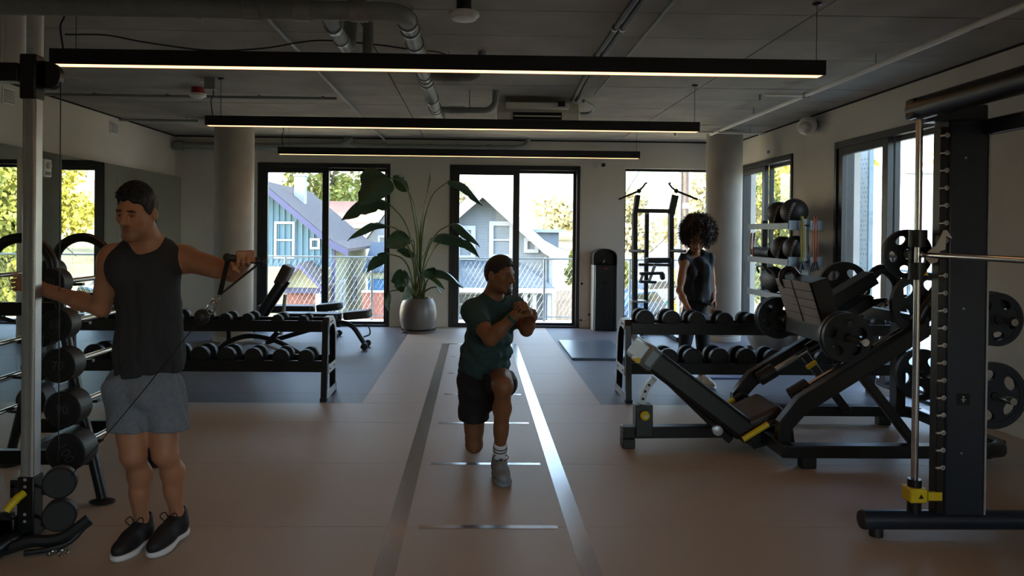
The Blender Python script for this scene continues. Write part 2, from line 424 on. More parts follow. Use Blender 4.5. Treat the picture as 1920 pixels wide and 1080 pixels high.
# ---- houses
def house_window(root, cx, cz, Y, w, h, trim='paint_white', pane='window_dark', tw=.12, rail=True, axis='y', name='window'):
    def B(m, a, b, n0, n1, c, d):
        if axis == 'y': m.bx(a, b, Y-n1, Y-n0, c, d)
        else: m.bx(Y+n0, Y+n1, a, b, c, d)
        return m
    f = MB()
    B(f, cx-w/2-tw, cx-w/2, 0, .08, cz-h/2-tw, cz+h/2+tw); B(f, cx+w/2, cx+w/2+tw, 0, .08, cz-h/2-tw, cz+h/2+tw)
    B(f, cx-w/2, cx+w/2, 0, .08, cz+h/2, cz+h/2+tw); B(f, cx-w/2, cx+w/2, 0, .08, cz-h/2-tw, cz-h/2)
    if rail: B(f, cx-w/2, cx+w/2, 0, .06, cz-.035, cz+.035)
    o = f.build(name, trim, root, world=True)
    B(MB(), cx-w/2, cx+w/2, .0, .03, cz-h/2, cz+h/2).build('pane', pane, o, world=True)
def slope_roof(root, ridge, prof, y0, y1, mat, barge, bw=.28, th=.12, left=True):
    """prof: list of (dx, z) from ridge outwards"""
    for sg in ((1, -1) if left else (1,)):
        pts = [(ridge+sg*dx, z) for dx, z in prof]
        m = MB()
        for (xa, za), (xb, zb) in zip(pts[:-1], pts[1:]):
            q = [(xa, za), (xb, zb), (xb, zb-th), (xa, za-th)]
            if sg < 0: q = q[::-1]
            m.prism(q, (0, y0, 0), (1, 0, 0), (0, 0, 1), -(y1-y0)) if False else m.add([(x, y, z) for y in (y0, y1) for x, z in q], [(0,1,2,3), (7,6,5,4), (0,4,5,1), (1,5,6,2), (2,6,7,3), (3,7,4,0)])
        m.build('roof_slope', mat, root, world=True)
        m = MB()
        for (xa, za), (xb, zb) in zip(pts[:-1], pts[1:]):
            q = [(xa, za-.03), (xb, zb-.03), (xb, zb-bw), (xa, za-bw)]
            if sg < 0: q = q[::-1]
            m.add([(x, y, z) for y in (y0-.06, y0+.02) for x, z in q], [(0,1,2,3), (7,6,5,4), (0,4,5,1), (1,5,6,2), (2,6,7,3), (3,7,4,0)])
        m.build('bargeboard', barge, root, world=True)
# blue house (left window)
HY = 30.; A = lambda px, py, Y=HY: at(px, py, Y)
pk = A(494, 338); cr = A(627, 500)
h1 = thing('blue_house', 'blue board-and-batten house with purple trim and chimney outside the left window', 'house', (pk.x, HY, GZ))
split = A(560, 500).z; hw = cr.x-pk.x
tri = [(pk.x-hw, split), (cr.x, split), (cr.x, A(627, 462).z), (pk.x, pk.z-.25), (pk.x-hw, A(627, 462).z)]
MB().prism(tri, (0, HY, 0), (1, 0, 0), (0, 0, 1), -.2).build('gable_wall', 'siding_blue', h1, world=True)
MB().bx(pk.x-hw, cr.x, HY-.03, HY+.2, GZ, split).build('lower_wall', 'siding_cream', h1, world=True)
MB().bx(cr.x-.2, cr.x, HY+.2, HY+8.3, GZ, A(627, 462).z+.1).build('side_wall', 'siding_cream', h1, world=True)
for i in range(16):
    x = cr.x-.12-.235*i
    zt = pk.z-.3-(abs(x-pk.x))*(pk.z-.25-A(627, 462).z)/hw
    MB().bx(x-.02, x+.02, HY-.05, HY, split, zt).build('batten', 'siding_blue', h1, world=True)
MB().bx(cr.x-.10, cr.x+.02, HY-.06, HY+.1, GZ, A(627, 470).z).build('corner_board', 'paint_purple', h1, world=True)
prof = [(0, pk.z)] + [(q.x-pk.x, q.z) for q in (A(601, 433, 29.4), A(624, 452, 29.4), A(653, 466, 29.4))]
slope_roof(h1, pk.x, prof, 29.4, 38.6, 'shingle_warm', 'paint_purple', bw=.30)
w = A(534, 450); house_window(h1, w.x, w.z, HY, .62, 1.28, pane='window_pale', tw=.1); 
w = A(591, 457); house_window(h1, w.x, w.z, HY, .22, .26, tw=.09, rail=False)
for px_, py_ in ((664, 540), (640, 552)):
    d_ = ax(px_, py_, cr.x); house_window(h1, d_.y, d_.z, cr.x, .8, 1.0, axis='x', tw=.14)
c_ = A(563, 350, 33); MB().bx(c_.x-.22, c_.x+.22, 32.8, 33.3, c_.z-1.2, c_.z+.45).bx(c_.x-.27, c_.x+.27, 32.75, 33.35, c_.z+.45, c_.z+.53).build('chimney', 'paint_white', h1, world=True)
g0 = A(564, 498, 28); g1 = A(604, 540, 28)
MB().prism([(2*g0.x-g1.x, g1.z), (g1.x, g1.z), (g0.x, g0.z)], (0, 28.1, 0), (1, 0, 0), (0, 0, 1), -.1).build('porch_gable', 'siding_cream', h1, world=True)
slope_roof(h1, g0.x, [(0, g0.z+.12), (g1.x-g0.x+.1, g1.z+.05)], 27.8, 30, 'shingle_warm', 'paint_purple', bw=.2, th=.08)
MB().bx(2*g0.x-g1.x+.1, g1.x-.1, 28.2, 30, g1.z-.22, g1.z).build('porch_beam', 'paint_purple', h1, world=True)
MB().bx(2*g0.x-g1.x+.2, g1.x-.25, 28.4, 29.9, GZ, g1.z-.22).build('porch_wall', 'brick_red', h1, world=True)
MB().bx(g1.x-.3, g1.x-.12, 28.25, 28.5, GZ, g1.z-.2).build('porch_post', 'paint_white', h1, world=True)
# grey gable house (middle window)
HY2 = 34.; B2 = lambda px, py, Y=HY2: at(px, py, Y)
pk2 = B2(905, 350); rc = B2(1035, 480); ez = B2(1035, 474).z
h2 = thing('grey_house', 'grey clapboard gable house with white trim and blue porch roof outside the middle window', 'house', (pk2.x, HY2, GZ))
hw2 = rc.x-pk2.x
MB().prism([(pk2.x-hw2, GZ), (rc.x, GZ), (rc.x, ez), (pk2.x, pk2.z-.3), (pk2.x-hw2, ez)], (0, HY2, 0), (1, 0, 0), (0, 0, 1), -.2).build('gable_wall', 'siding_grey', h2, world=True)
for x_ in (rc.x-.2, pk2.x-hw2): MB().bx(x_, x_+.2, HY2+.2, HY2+7, GZ, ez).build('side_wall', 'siding_grey', h2, world=True)
prof = [(0, pk2.z+.1)] + [(q.x-pk2.x, q.z) for q in (B2(975, 408, 33.3), B2(1020, 449, 33.3), B2(1045, 463, 33.3), B2(1066, 469, 33.3))]
slope_roof(h2, pk2.x, prof, 33.3, 41.3, 'shingle_blue', 'paint_white', bw=.62)
q = B2(940, 450); house_window(h2, q.x, q.z, HY2, .72, 1.30, tw=.2)
q = B2(873, 455); house_window(h2, q.x, q.z, HY2, .5, 1.15, tw=.2)
q = B2(996, 460); house_window(h2, q.x, q.z, HY2, .34, .36, tw=.16, rail=False)
MB().bx(rc.x-.14, rc.x+.03, HY2-.05, HY2+.1, GZ, ez).build('corner_board', 'paint_white', h2, world=True)
MB().cyl((rc.x-.3, HY2-.1, GZ), (rc.x-.3, HY2-.1, ez-.2), .05, n=8).build('downpipe', 'paint_white', h2, world=True)
pt = B2(968, 489).z; pe = B2(1041, 540, 31.6); xl = pk2.x-hw2-.3
pm = MB(); pm.add([(xl, HY2, pt), (B2(968, 489).x, HY2, pt), (pe.x, HY2, pe.z+.02), (pe.x, 31.6, pe.z), (xl, 31.6, pe.z), (xl, HY2, pe.z-.1), (pe.x, HY2, pe.z-.1), (pe.x, 31.6, pe.z-.1), (xl, 31.6, pe.z-.1)],
    [(0, 4, 3, 1), (1, 3, 2), (8, 7, 3, 4), (7, 6, 2, 3), (5, 6, 7, 8), (0, 5, 8, 4), (0, 1, 2, 6, 5)])
pm.build('porch_roof', 'shingle_blue', h2, world=True, ang=10)
MB().bx(xl, pe.x, 31.55, 31.65, pe.z-.22, pe.z-.02).build('porch_fascia', 'paint_white', h2, world=True)
for px_ in (985, 1002, 1030):
    q = at(px_, 570, 31.8); MB().bx(q.x-.08, q.x+.08, 31.75, 31.95, GZ, pe.z-.2).build('porch_post', 'paint_white', h2, world=True)
q = at(975, 560, HY2); house_window(h2, q.x, q.z, HY2, .9, .9, tw=.15); q = at(880, 570, HY2); house_window(h2, q.x, q.z, HY2, 1.4, .9, tw=.15)
q = B2(1012, 432, 37); MB().bx(q.x-.5, q.x+.9, 36.5, 38.5, q.z-1, q.z-.1).build('dormer', 'siding_grey', h2, world=True)
MB().bx(q.x-.7, q.x+1.1, 36.3, 38.7, q.z-.1, q.z+.06).build('dormer_roof', 'paint_white', h2, world=True)
# pink roofed house and white gable house behind
q = at(650, 385, 52); h3 = thing('pink_roof_house', 'low house with pale pink roof and white eaves behind the blue house', 'house', (q.x, 52, GZ))
e3 = at(690, 418, 50)
m = MB(); m.add([(e3.x-9, 50, e3.z), (e3.x, 50, e3.z), (e3.x-1.0, 55, q.z+.4), (e3.x-9, 55, q.z+.4), (e3.x-9, 50, e3.z-.2), (e3.x, 50, e3.z-.2), (e3.x-1, 55, e3.z-.2), (e3.x-9, 55, e3.z-.2)], [(0,1,2,3), (0,4,5,1), (1,5,6,2), (3,2,6,7), (0,3,7,4), (7,6,5,4)])
m.build('roof_slope', 'roof_pink', h3, world=True, ang=10)
MB().bx(e3.x-9, e3.x+.1, 49.9, 50.05, e3.z-.35, e3.z-.05).build('eaves_board', 'paint_white', h3, world=True)
MB().bx(e3.x-8.8, e3.x-.3, 50.4, 55, GZ, e3.z-.2).build('wall', 'siding_cream', h3, world=True)
w = at(672, 438, 50.4); house_window(h3, w.x, w.z, 50.4, .6, .9, tw=.15)
q = at(735, 385, 43); h4 = thing('white_gable_house', 'white gabled house seen between the blue house and the plant', 'house', (q.x, 43, GZ))
e4 = at(686, 452, 43); hw4 = q.x-e4.x
MB().prism([(q.x-hw4, GZ), (q.x+hw4, GZ), (q.x+hw4, e4.z), (q.x, q.z), (q.x-hw4, e4.z)], (0, 43.2, 0), (1, 0, 0), (0, 0, 1), -.2).build('gable_wall', 'paint_white', h4, world=True)
slope_roof(h4, q.x, [(0, q.z+.25), (hw4+.3, e4.z-.1)], 42.7, 49, 'shingle_blue', 'paint_white', bw=.25)
w = at(722, 460, 43); house_window(h4, w.x, w.z, 43, .6, .9, tw=.12)
a, b = at(690, 520, 32.5), at(726, 548, 32.5); s1 = thing('blue_shed', 'small blue garden shed with a shingled roof beside the blue house', 'shed', ((a.x+b.x)/2, 33, GZ))
MB().bx(a.x, b.x, 32.5, 34.5, GZ, a.z).build('wall', 'shed_blue', s1, world=True)
MB().bx(a.x-.1, b.x+.05, 32.4, 32.55, a.z-.05, a.z+.3).build('eaves_board', 'siding_cream', s1, world=True)
m = MB(); m.add([(a.x-.2, 32.3, a.z+.3), (b.x+.1, 32.3, a.z+.3), (b.x+.1, 35, a.z+1.5), (a.x-.2, 35, a.z+1.5), (a.x-.2, 35, a.z+.2), (b.x+.1, 35, a.z+.2), (b.x+.1, 32.3, a.z+.2), (a.x-.2, 32.3, a.z+.2)], [(0,1,2,3), (3,2,5,4), (0,7,6,1), (7,4,5,6), (1,6,5,2), (0,3,4,7)])
m.build('roof_slope', 'shingle_blue', s1, world=True, ang=10)
gw = at(705, 548, 25.5); g = thing('brick_garden_wall', 'dark red brick garden wall in front of the blue shed', 'wall', (gw.x, 25.5, GZ))
MB().bx(gw.x-.45, gw.x+1.6, 25.4, 25.6, GZ, gw.z).build('wall', 'brick_red', g, world=True); MB().bx(gw.x-.48, gw.x+1.63, 25.37, 25.63, gw.z, gw.z+.05).build('coping', 'paint_white', g, world=True)
# neighbour block seen through the right window
n1 = thing('white_block', 'plain white flat-roofed building beyond the right side terrace', 'building', (19, 29, GZ))
p0, p1 = at(1699, 325, 28), at(1762, 325, 28)
MB().bx(p0.x, p0.x+7, 28, 34, GZ, p0.z).build('wall', 'paint_white', n1, world=True); MB().bx(p0.x-.1, p0.x+7.1, 27.9, 34.1, p0.z, p0.z+.1).build('roof_edge', 'paint_white', n1, world=True)
# ---- wooden fence beside the grey house
fe = thing('board_fence', 'grey wooden board fence right of the grey house', 'fence', (5, 30, GZ))
for i in range(14):
    q = at(1040, 545, 30); x = q.x+.12+.145*i
    MB().bx(x-.065, x+.065, 29.98, 30.02, GZ, q.z+.1*math.sin(i)*.2).build('board', 'fence_wood', fe, world=True)
MB().bx(q.x, q.x+2.2, 30.02, 30.08, q.z-.5, q.z-.4).build('fence_rail', 'fence_wood', fe, world=True)
# ---- trees
def leafcloud(n, blobs, size, seed):
    rg = np.random.default_rng(seed); B = np.array([b[:3] for b in blobs]); Rr = np.array([b[3:] for b in blobs])
    w = Rr.prod(1)**(2/3); i = rg.choice(len(B), n, p=w/w.sum())
    d = rg.normal(size=(n, 3)); d /= np.linalg.norm(d, axis=1)[:, None]
    c = B[i] + d*Rr[i]*(rg.uniform(.55, 1.08, n)[:, None])
    a = rg.normal(size=(n, 3)); a /= np.linalg.norm(a, axis=1)[:, None]
    b = np.cross(a, rg.normal(size=(n, 3))); b /= np.linalg.norm(b, axis=1)[:, None]
    s = size*rg.uniform(.6, 1.4, n)[:, None]
    v = np.stack([c-a*s, c-b*s*.55, c+a*s, c+b*s*.55], 1).reshape(-1, 3)
    me = bpy.data.meshes.new('crown'); me.vertices.add(4*n); me.vertices.foreach_set('co', v.ravel()); me.loops.add(4*n); me.polygons.add(n)
    me.polygons.foreach_set('loop_start', np.arange(0, 4*n, 4)); me.loops.foreach_set('vertex_index', np.arange(4*n)); me.update(); me.validate()
    return me
def tree(label, x, y, h, rad, mat, n=4500, size=.22, seed=0, zb=None, name='tree', group='trees beyond the houses', low=.25):
    zb = terr_z(x, y) if zb is None else zb
    t = thing(name, label, 'tree' if name == 'tree' else 'shrub', (x, y, zb), 0, group); rg = random.Random(seed)
    tk = MB(); tk.tube([(0, 0, 0), (.1*rad*.3, 0, h*.35), (.05, .1, h*.8)], [rad*.09+.04, rad*.06+.03, .03], 8)
    bl = []
    for k in range(11):
        a = rg.uniform(0, 2*PI); rr = rad*rg.uniform(.15, .62); z = h*rg.uniform(low+.1, .9); s = rad*rg.uniform(.34, .55)
        bl.append((rr*math.cos(a), rr*math.sin(a), z, s, s, s*.85))
        tk.tube([(0, 0, z*.5), (rr*.5*math.cos(a), rr*.5*math.sin(a), z*.8), (rr*math.cos(a), rr*math.sin(a), z)], [rad*.03+.015, rad*.02+.01, .008], 5)
    tk.build('trunk', 'bark', t)
    me = leafcloud(n, bl, size, seed+1); me.materials.append(MATS[mat]); link('crown', me, t)
    return t
TREES = [(-20.5, 56, 15, 5.0, 'leaf_yellow', 'broad yellow-green tree behind the chimney of the blue house'),
 (-12.0, 60, 14, 4.4, 'leaf_olive', 'dark olive tree just right of the chimney'),
 (-3.6, 66, 15, 4.6, 'leaf_washed', 'pale hazy tree above the pink roof'),
 (-30, 54, 16, 5, 'leaf_olive', 'olive tree at the far left behind the blue house'),
 (6.6, 38.5, 5.4, 1.9, 'leaf_yellow', 'yellow-green leafy tree beside the right corner of the grey house'),
 (12.5, 64, 7, 3.4, 'leaf_washed', 'pale washed-out tree on the hillside left of the utility pole'),
 (20.5, 70, 8, 3.6, 'leaf_washed', 'pale washed-out tree on the hillside behind the utility pole'),
 (8.5, 84, 4.4, 3.4, 'leaf_washed', 'pale tree high on the far hillside'),
 (24, 58, 11, 4.2, 'leaf_yellow', 'yellow tree behind the right concrete column'),
 (15, 38, 10.5, 3.0, 'leaf_olive', 'dark green tree outside the corner side window'),
 (21.5, 46, 11, 3.4, 'leaf_yellow', 'yellow-green tree between the two right side windows'),
 (29, 45, 11.5, 3.8, 'leaf_washed', 'pale yellow tree above the white building'),
 (38, 50, 13, 5.0, 'leaf_yellow', 'wide yellow tree right of the white building'),
 (10.4, 33.5, 5.0, 1.6, 'leaf_yellow', 'small bushy tree beside the wooden fence')]
for i, (x, y, h, r, mt, lab) in enumerate(TREES): tree(lab, x, y, h, r, mt, n=5200, size=.10+.0028*y, seed=20+i)
# ---- utility pole, wires, street sign, cars
q = at(1283, 450, 32); up = thing('utility_pole', 'weathered wooden utility pole outside the third back window', 'pole', (q.x, 32, terr_z(q.x, 32)))
MB().tube([(q.x, 32, terr_z(q.x, 32)), (q.x, 32, 9)], [.19, .15], 14).build('shaft', 'wood_pole', up, world=True)
MB().tube([(q.x-.26, 31.9, terr_z(q.x, 32)), (q.x-.26, 31.9, 8)], .07, 8).build('conduit', 'steel_rail', up, world=True)
MB().bx(q.x-1.2, q.x+1.2, 31.75, 31.87, 8.2, 8.35).build('cross_arm', 'wood_pole', up, world=True)
z_ = at(1283, 386, 31.8).z; MB().bx(q.x-.14, q.x+.14, 31.7, 31.85, z_-.12, z_+.12).build('meter_tag', 'paint_white', up, world=True)
for nm_, a, b in (('power cable rising steeply to the pole behind the pull-up station', at(1100, 480, 24), Vector((q.x, 31.9, 7.9))), ('slack guy cable crossing low behind the pull-up station', at(1195, 490, 31), at(1275, 415, 32))):
    md = (a+b)/2-Vector((0, 0, .15)); tag(MB().tube(bez([a, md, b]), .018, 5).build('power_cable', 'black_rubber'), nm_, 'cable')
sg = at(1241, 569, 40); ss_ = thing('street_sign', 'green street name sign on a post below the hillside', 'sign', (sg.x, 40, terr_z(sg.x, 40)))
MB().cyl((sg.x+.3, 40.02, terr_z(sg.x, 40)), (sg.x+.3, 40.02, sg.z+.2), .03, n=8).build('post', 'steel_rail', ss_, world=True)
MB().bx(sg.x-.28, sg.x+.32, 39.96, 39.985, sg.z-.13, sg.z+.13).build('sign_plate', 'sign_green', ss_, world=True)
text_mb('N 45', .2, .004, (sg.x, 39.955, sg.z), (1, 0, 0), (0, 0, 1)).build('lettering', 'paint_white', ss_, world=True)['kind'] = 'stuff'
def car(label, px, py, Y, mat, rz):
    q = at(px, py, Y); c = thing('parked_car', label, 'car', (q.x, Y, q.z), rz, 'parked cars on the street')
    L, Wd = 4.4, 1.75
    side = [(-L/2, .35), (-L/2+.05, .8), (-1.35, .95), (-.75, 1.45), (1.25, 1.48), (1.95, .98), (L/2, .85), (L/2, .35)]
    MB().prism(side, (0, Wd/2, 0), (1, 0, 0), (0, 0, 1), Wd).build('body', mat, c, bevel=.06)
    MB().prism([(-1.18, .98), (-.68, 1.38), (1.2, 1.4), (1.7, 1.0)], (0, Wd/2+.01, 0), (1, 0, 0), (0, 0, 1), Wd+.02).build('side_glass', 'window_dark', c)
    m = MB(); m.add([(-1.36, -.75, .98), (-1.36, .75, .98), (-.80, .68, 1.42), (-.80, -.68, 1.42), (-1.33, -.75, .94), (-1.33, .75, .94), (-.76, .68, 1.4), (-.76, -.68, 1.4)], [(0,3,2,1), (4,5,6,7), (0,1,5,4), (1,2,6,5), (2,3,7,6), (3,0,4,7)]); m.build('windscreen', 'window_dark', c)
    for sx in (-1.35, 1.35):
        for sy in (-1, 1): MB().lathe([(.2, 0), (.33, .02), (.33, .2), (.2, .22)], (sx, sy*Wd/2-(.0 if sy < 0 else .2), .33), (0, 1, 0), 20).build('wheel', 'tyre', c)
    for sy in (-.6, .6): MB().box((-L/2-.0, sy, .68), (.06, .32, .16)).build('headlight', 'paint_white', c)
car('white parked car at the left edge of the third back window', 1186, 566, 44, 'car_white', .5)
car('silver-white parked car behind the pull-up station', 1217, 572, 42, 'car_silver', .6)
car('blue parked car low in the corner of the third back window', 1172, 606, 34, 'car_blue', .8)
car('pale parked car behind the green street sign', 1272, 575, 54, 'car_white', .55)
# ================================================================ CEILING SERVICES
LX0, LX1, LZ = -2.7275, 2.2725, 2.616
for i, (y, lab) in enumerate(((10.376, 'smallest looking, farthest black linear pendant light with warm LED strip'), (7.616, 'middle black linear pendant light with warm LED strip'), (4.879, 'nearest and longest looking black linear pendant light with warm LED strip'), (2.14, 'linear pendant light just above and behind the viewpoint'), (-.6, 'linear pendant light at the near end of the room'))):
    L = thing('linear_light', lab, 'pendant light', (0, y, LZ), 0, 'black linear pendant lights')
    m = MB().bx(LX0, LX1, -.055, .055, .012, .098); m.bx(LX0, LX1, -.055, -.047, 0, .012); m.bx(LX0, LX1, .047, .055, 0, .012); m.bx(LX0, LX0+.012, -.047, .047, 0, .012); m.bx(LX1-.012, LX1, -.047, .047, 0, .012)
    m.build('housing', 'frame_black', L)
    MB().bx(LX0+.012, LX1-.012, -.047, .047, .003, .012).build('led_strip', 'led_warm', L)
    for x in (LX0+.14, LX1-.04):
        MB().cyl((x, 0, .098), (x, 0, H-LZ-.02), .0022, n=6).build('cable', 'black_steel', L)
        MB().lathe([(.03, 0), (.03, .012), (.01, .02)], (x, 0, H-LZ), (0, 0, -1), 14).build('canopy', 'black_steel', L)
    cpts = [(LX0+.06, 0, .098), (LX0+.04, .0, .25), (LX0+.065, 0, .33), (LX0+.035, 0, H-LZ-.005)]
    MB().tube(bez(cpts, 8), .006, 6).build('power_cord', 'black_rubber', L)
def run(name, label, cat, pts, r, mat='grey_pipe', rings=(), hang=(), ring_mat=None, n=16, group=None):
    """pipe through points; rings = [(point, dir, radius, len)]; hang = points with a rod to the ceiling"""
    t = thing(name, label, cat, tuple(pts[0]), 0, group)
    MB().tube(pts, r, n).build('pipe', mat, t, world=True)
    for p, d, rr, ln in rings:
        p, d = Vector(p), Vector(d).normalized(); MB().cyl(p-d*ln/2, p+d*ln/2, rr, n=n).build('coupling', ring_mat or mat, t, world=True)
    for p in hang:
        MB().cyl((p[0], p[1], p[2]), (p[0], p[1], H), .005, n=6).build('hanger_rod', 'galvanised', t, world=True)
    return t
def arc(c, r, a0, a1, U, V, n=8): 
    c, U, V = Vector(c), Vector(U), Vector(V); return [c + U*(r*math.cos(a0+(a1-a0)*i/n)) + V*(r*math.sin(a0+(a1-a0)*i/n)) for i in range(n+1)]
zc = 2.905; yc = 4.56; xm = -.445
pts = [(XL+.01, yc, zc)] + [tuple(p) for p in arc((xm-.16, yc+.16, zc-.0), .16, -PI/2, 0, (1, 0, 0), (0, 1, 0))] + [(xm, 9.15, 2.875)] + [tuple(p) for p in arc((xm, 9.15, 2.995), .12, -PI/2, 0, (0, 1, 0), (0, 0, 1))] + [(xm, 9.27, H)]
rings = [((x, yc, zc), (1, 0, 0), .066, .10) for x in (-1.36, -1.06, -.72)] + [((xm, y, zc-.045*(y-4.7)/7.5), (0, 1, 0), .068, .03) for y in (4.78, 4.95, 5.3, 5.7, 6.3, 6.45, 6.6, 7.4, 7.9, 8.05, 9.0)]
run('drain_pipe', 'thick grey drain pipe crossing the ceiling at upper left and turning into the room', 'pipe', pts, .058, 'grey_pipe', rings, [(-3.2, yc, zc), (-1.9, yc, zc), (xm, 5.1, zc), (xm, 6.9, zc), (xm, 8.4, zc)], 'galvanised')
run('branch_pipe', 'short grey drain branch beside the pipe bend, ending at the ceiling', 'pipe', [(-.93, yc+.02, zc-.0), (-.93, 4.9, zc-.02), (-.93, 5.28, zc-.04), (-.93, 5.45, zc+.02), (-.93, 5.5, H)], .05, rings=[((-.93, 4.85, zc-.02), (0, 1, 0), .057, .05), ((-.93, 5.12, zc-.03), (0, 1, 0), .057, .04)], ring_mat='galvanised')
run('riser_pipe', 'short dark grey riser going up into the ceiling beside the drain branch', 'pipe', [(-.78, 5.35, 2.78), (-.78, 5.35, H)], .038)
for x1, y, lab in ((.04, 6.35, 'grey branch pipe with ribbed sleeve curving up to the ceiling, nearer one'), (.20, 8.05, 'grey branch pipe with ribbed sleeve curving up to the ceiling, farther one')):
    pts = [(xm, y, 2.88), (x1-.16, y, 2.88)] + [tuple(p) for p in arc((x1-.12, y, 3.0), .12, -PI/2, 0, (1, 0, 0), (0, 0, 1))] + [(x1, y, H)]
    rg = [((xm+.16+.018*k, y, 2.88), (1, 0, 0), .045, .008) for k in range(9)]
    run('branch_pipe', lab, 'pipe', pts, .035, rings=rg, hang=[(x1-.28, y, 2.88)]); 
run('conduit', 'thin pale conduit running along the ceiling left of the drain pipe', 'conduit', [(-1.46, -2.9, 3.06), (-1.50, 12.2, 3.06)], .016)
run('sprinkler_pipe', 'long white sprinkler pipe running along the ceiling near the right wall', 'pipe', [(3.36, -2.9, 2.99), (3.31, 10.5, 2.99), ], .024, 'white_plastic', [((3.35, 4.95, 2.99), (0, 1, 0), .034, .06), ((3.33, 7.5, 2.99), (0, 1, 0), .034, .07), ((3.32, 10.1, 2.99), (0, 1, 0), .032, .06)], [(3.34, 6.2, 2.99), (3.32, 8.9, 2.99), (3.35, 4.0, 2.99)], 'grey_pipe')
run('sprinkler_branch', 'white sprinkler branch pipe reaching from the long pipe towards the middle light', 'pipe', [(2.9, 7.5, 2.99), (3.31, 7.5, 2.99)], .016, 'white_plastic')
run('sprinkler_branch', 'white sprinkler branch pipe beside the top of the right concrete column', 'pipe', [(2.6, 10.3, 2.99), (3.28, 10.3, 2.99)], .014, 'white_plastic')
run('sprinkler_branch', 'short sprinkler pipe between the right column and the right wall', 'pipe', [(3.34, 10.3, 2.985), (4.0, 10.3, 2.985)], .018, 'white_plastic', [((3.95, 10.3, 2.985), (1, 0, 0), .028, .05)], [(3.8, 10.3, 2.985)])
for x, y, lab in ((2.86, 7.5, 'small sprinkler below the right end of the middle light'), (-1.95, 5.3, 'small sprinkler under the left end of the nearest light'), (2.75, 10.3, 'small sprinkler left of the right column'), (-3.9, 10.15, 'small sprinkler near the left column')):
    t = thing('sprinkler', lab, 'sprinkler', (x, y, H if x < 0 else 2.99), 0, 'ceiling sprinklers'); zt = 0
    MB().cyl((0, 0, 0), (0, 0, -.05), .012, n=10).build('stem', 'silver_steel', t); MB().lathe([(.006, 0), (.022, .004), (.022, .008)], (0, 0, -.065), (0, 0, 1), 12).build('deflector', 'silver_steel', t); MB().cyl((0, 0, -.05), (0, 0, -.066), .005, n=6).build('bulb', 'red', t)
run('sprinkler_pipe', 'thin sprinkler pipe crossing the ceiling beside the smoke detector', 'pipe', [(-4.85, 8.3, 3.03), (-1.55, 8.3, 3.03)], .016, rings=[((x, 8.3, 3.035), (1, 0, 0), .022, .03) for x in (-4.2, -3.4, -2.4, -1.7)])
run('sprinkler_pipe', 'thin sprinkler pipe near the ceiling edge left of the left column', 'pipe', [(-4.8, 10.15, 3.03), (-3.75, 10.15, 3.03)], .018)
for dx, lab in ((-.01, 'left one of two insulated refrigerant lines leading to the air conditioner'), (.045, 'right one of two insulated refrigerant lines leading to the air conditioner')):
    run('refrigerant_line', lab, 'pipe', [(.985+dx, -2.9, 3.045), (1.0+dx, 6.5, 3.045), (1.06+dx, 8.0, 3.045), (1.06+dx, 8.28, 3.045)], .02, 'black_rubber', [((.995+dx, 5.35, 3.045), (0, 1, 0), .026, .03), ((.995+dx, 6.2, 3.045), (0, 1, 0), .026, .03)], ring_mat='galvanised')
run('conduit', 'thin grey conduit right of the refrigerant lines on the ceiling', 'conduit', [(1.22, -2.9, 3.075), (1.28, 8.1, 3.075)], .013)
run('flexible_duct', 'grey flexible hose looping behind the air conditioner', 'hose', bez([(1.2, 8.4, 3.06), (1.36, 8.7, 3.04), (1.36, 9.0, 3.02), (1.14, 9.1, 3.03)], 6), .02)
run('wall_pipe', 'grey pipe along the top of the back wall behind the left column', 'pipe', [(-4.88, 12.18, 2.92), (-3.2, 12.18, 2.92), (-2.2, 12.18, 2.95), (-2.0, 12.18, 3.06)], .055, rings=[((-4.8, 12.18, 2.92), (1, 0, 0), .085, .12)])
run('wall_pipe', 'grey pipe along the top of the back wall curving up above the middle window', 'pipe', [(-2.15, 12.18, 3.06), (-2.02, 12.18, 2.98), (-1.85, 12.18, 2.945), (.55, 12.18, 2.945), (.74, 12.18, 2.96), (.83, 12.18, 3.02), (.84, 12.18, 3.1)], .045, rings=[((x, 12.18, 2.945), (1, 0, 0), .056, .07) for x in (-1.5, -.75, -.3, .2)])
run('loose_cable', 'black cable sagging along the ceiling above the nearest light', 'cable', bez([(-3.05, 5.6, 3.0), (-2.75, 5.6, 3.0), (-2.45, 5.6, 2.95), (-2.0, 5.6, 2.9), (-1.6, 5.6, 2.92), (-1.2, 5.6, 2.985), (-.8, 5.6, 2.965), (-.5, 5.6, 2.93)], 6), .006, 'black_rubber', n=6)
run('loose_cable', 'thin cable looping from the drain pipe to the ceiling branch', 'cable', bez([(-.4, 6.0, 3.02), (-.28, 6.0, 3.0), (-.15, 6.0, 2.93), (-.02, 6.0, 2.93), (.03, 6.0, 3.02)], 6), .005, 'black_rubber', n=6)
for px_, py_, r_, lab in ((8, 95, .022, 'slim grey riser at the left edge behind the cable column'), (30, 95, .06, 'thick beige riser at the left edge behind the cable column'), (72, 100, .032, 'slim beige riser right of the thick one')):
    q = at(px_, py_, 5.2); zb_ = at(px_, 128 if r_ != .06 else 126, 5.2).z
    run('riser_pipe', lab, 'pipe', [(q.x, 5.2, zb_-.06), (q.x, 5.2, H)], r_, 'white_plastic')
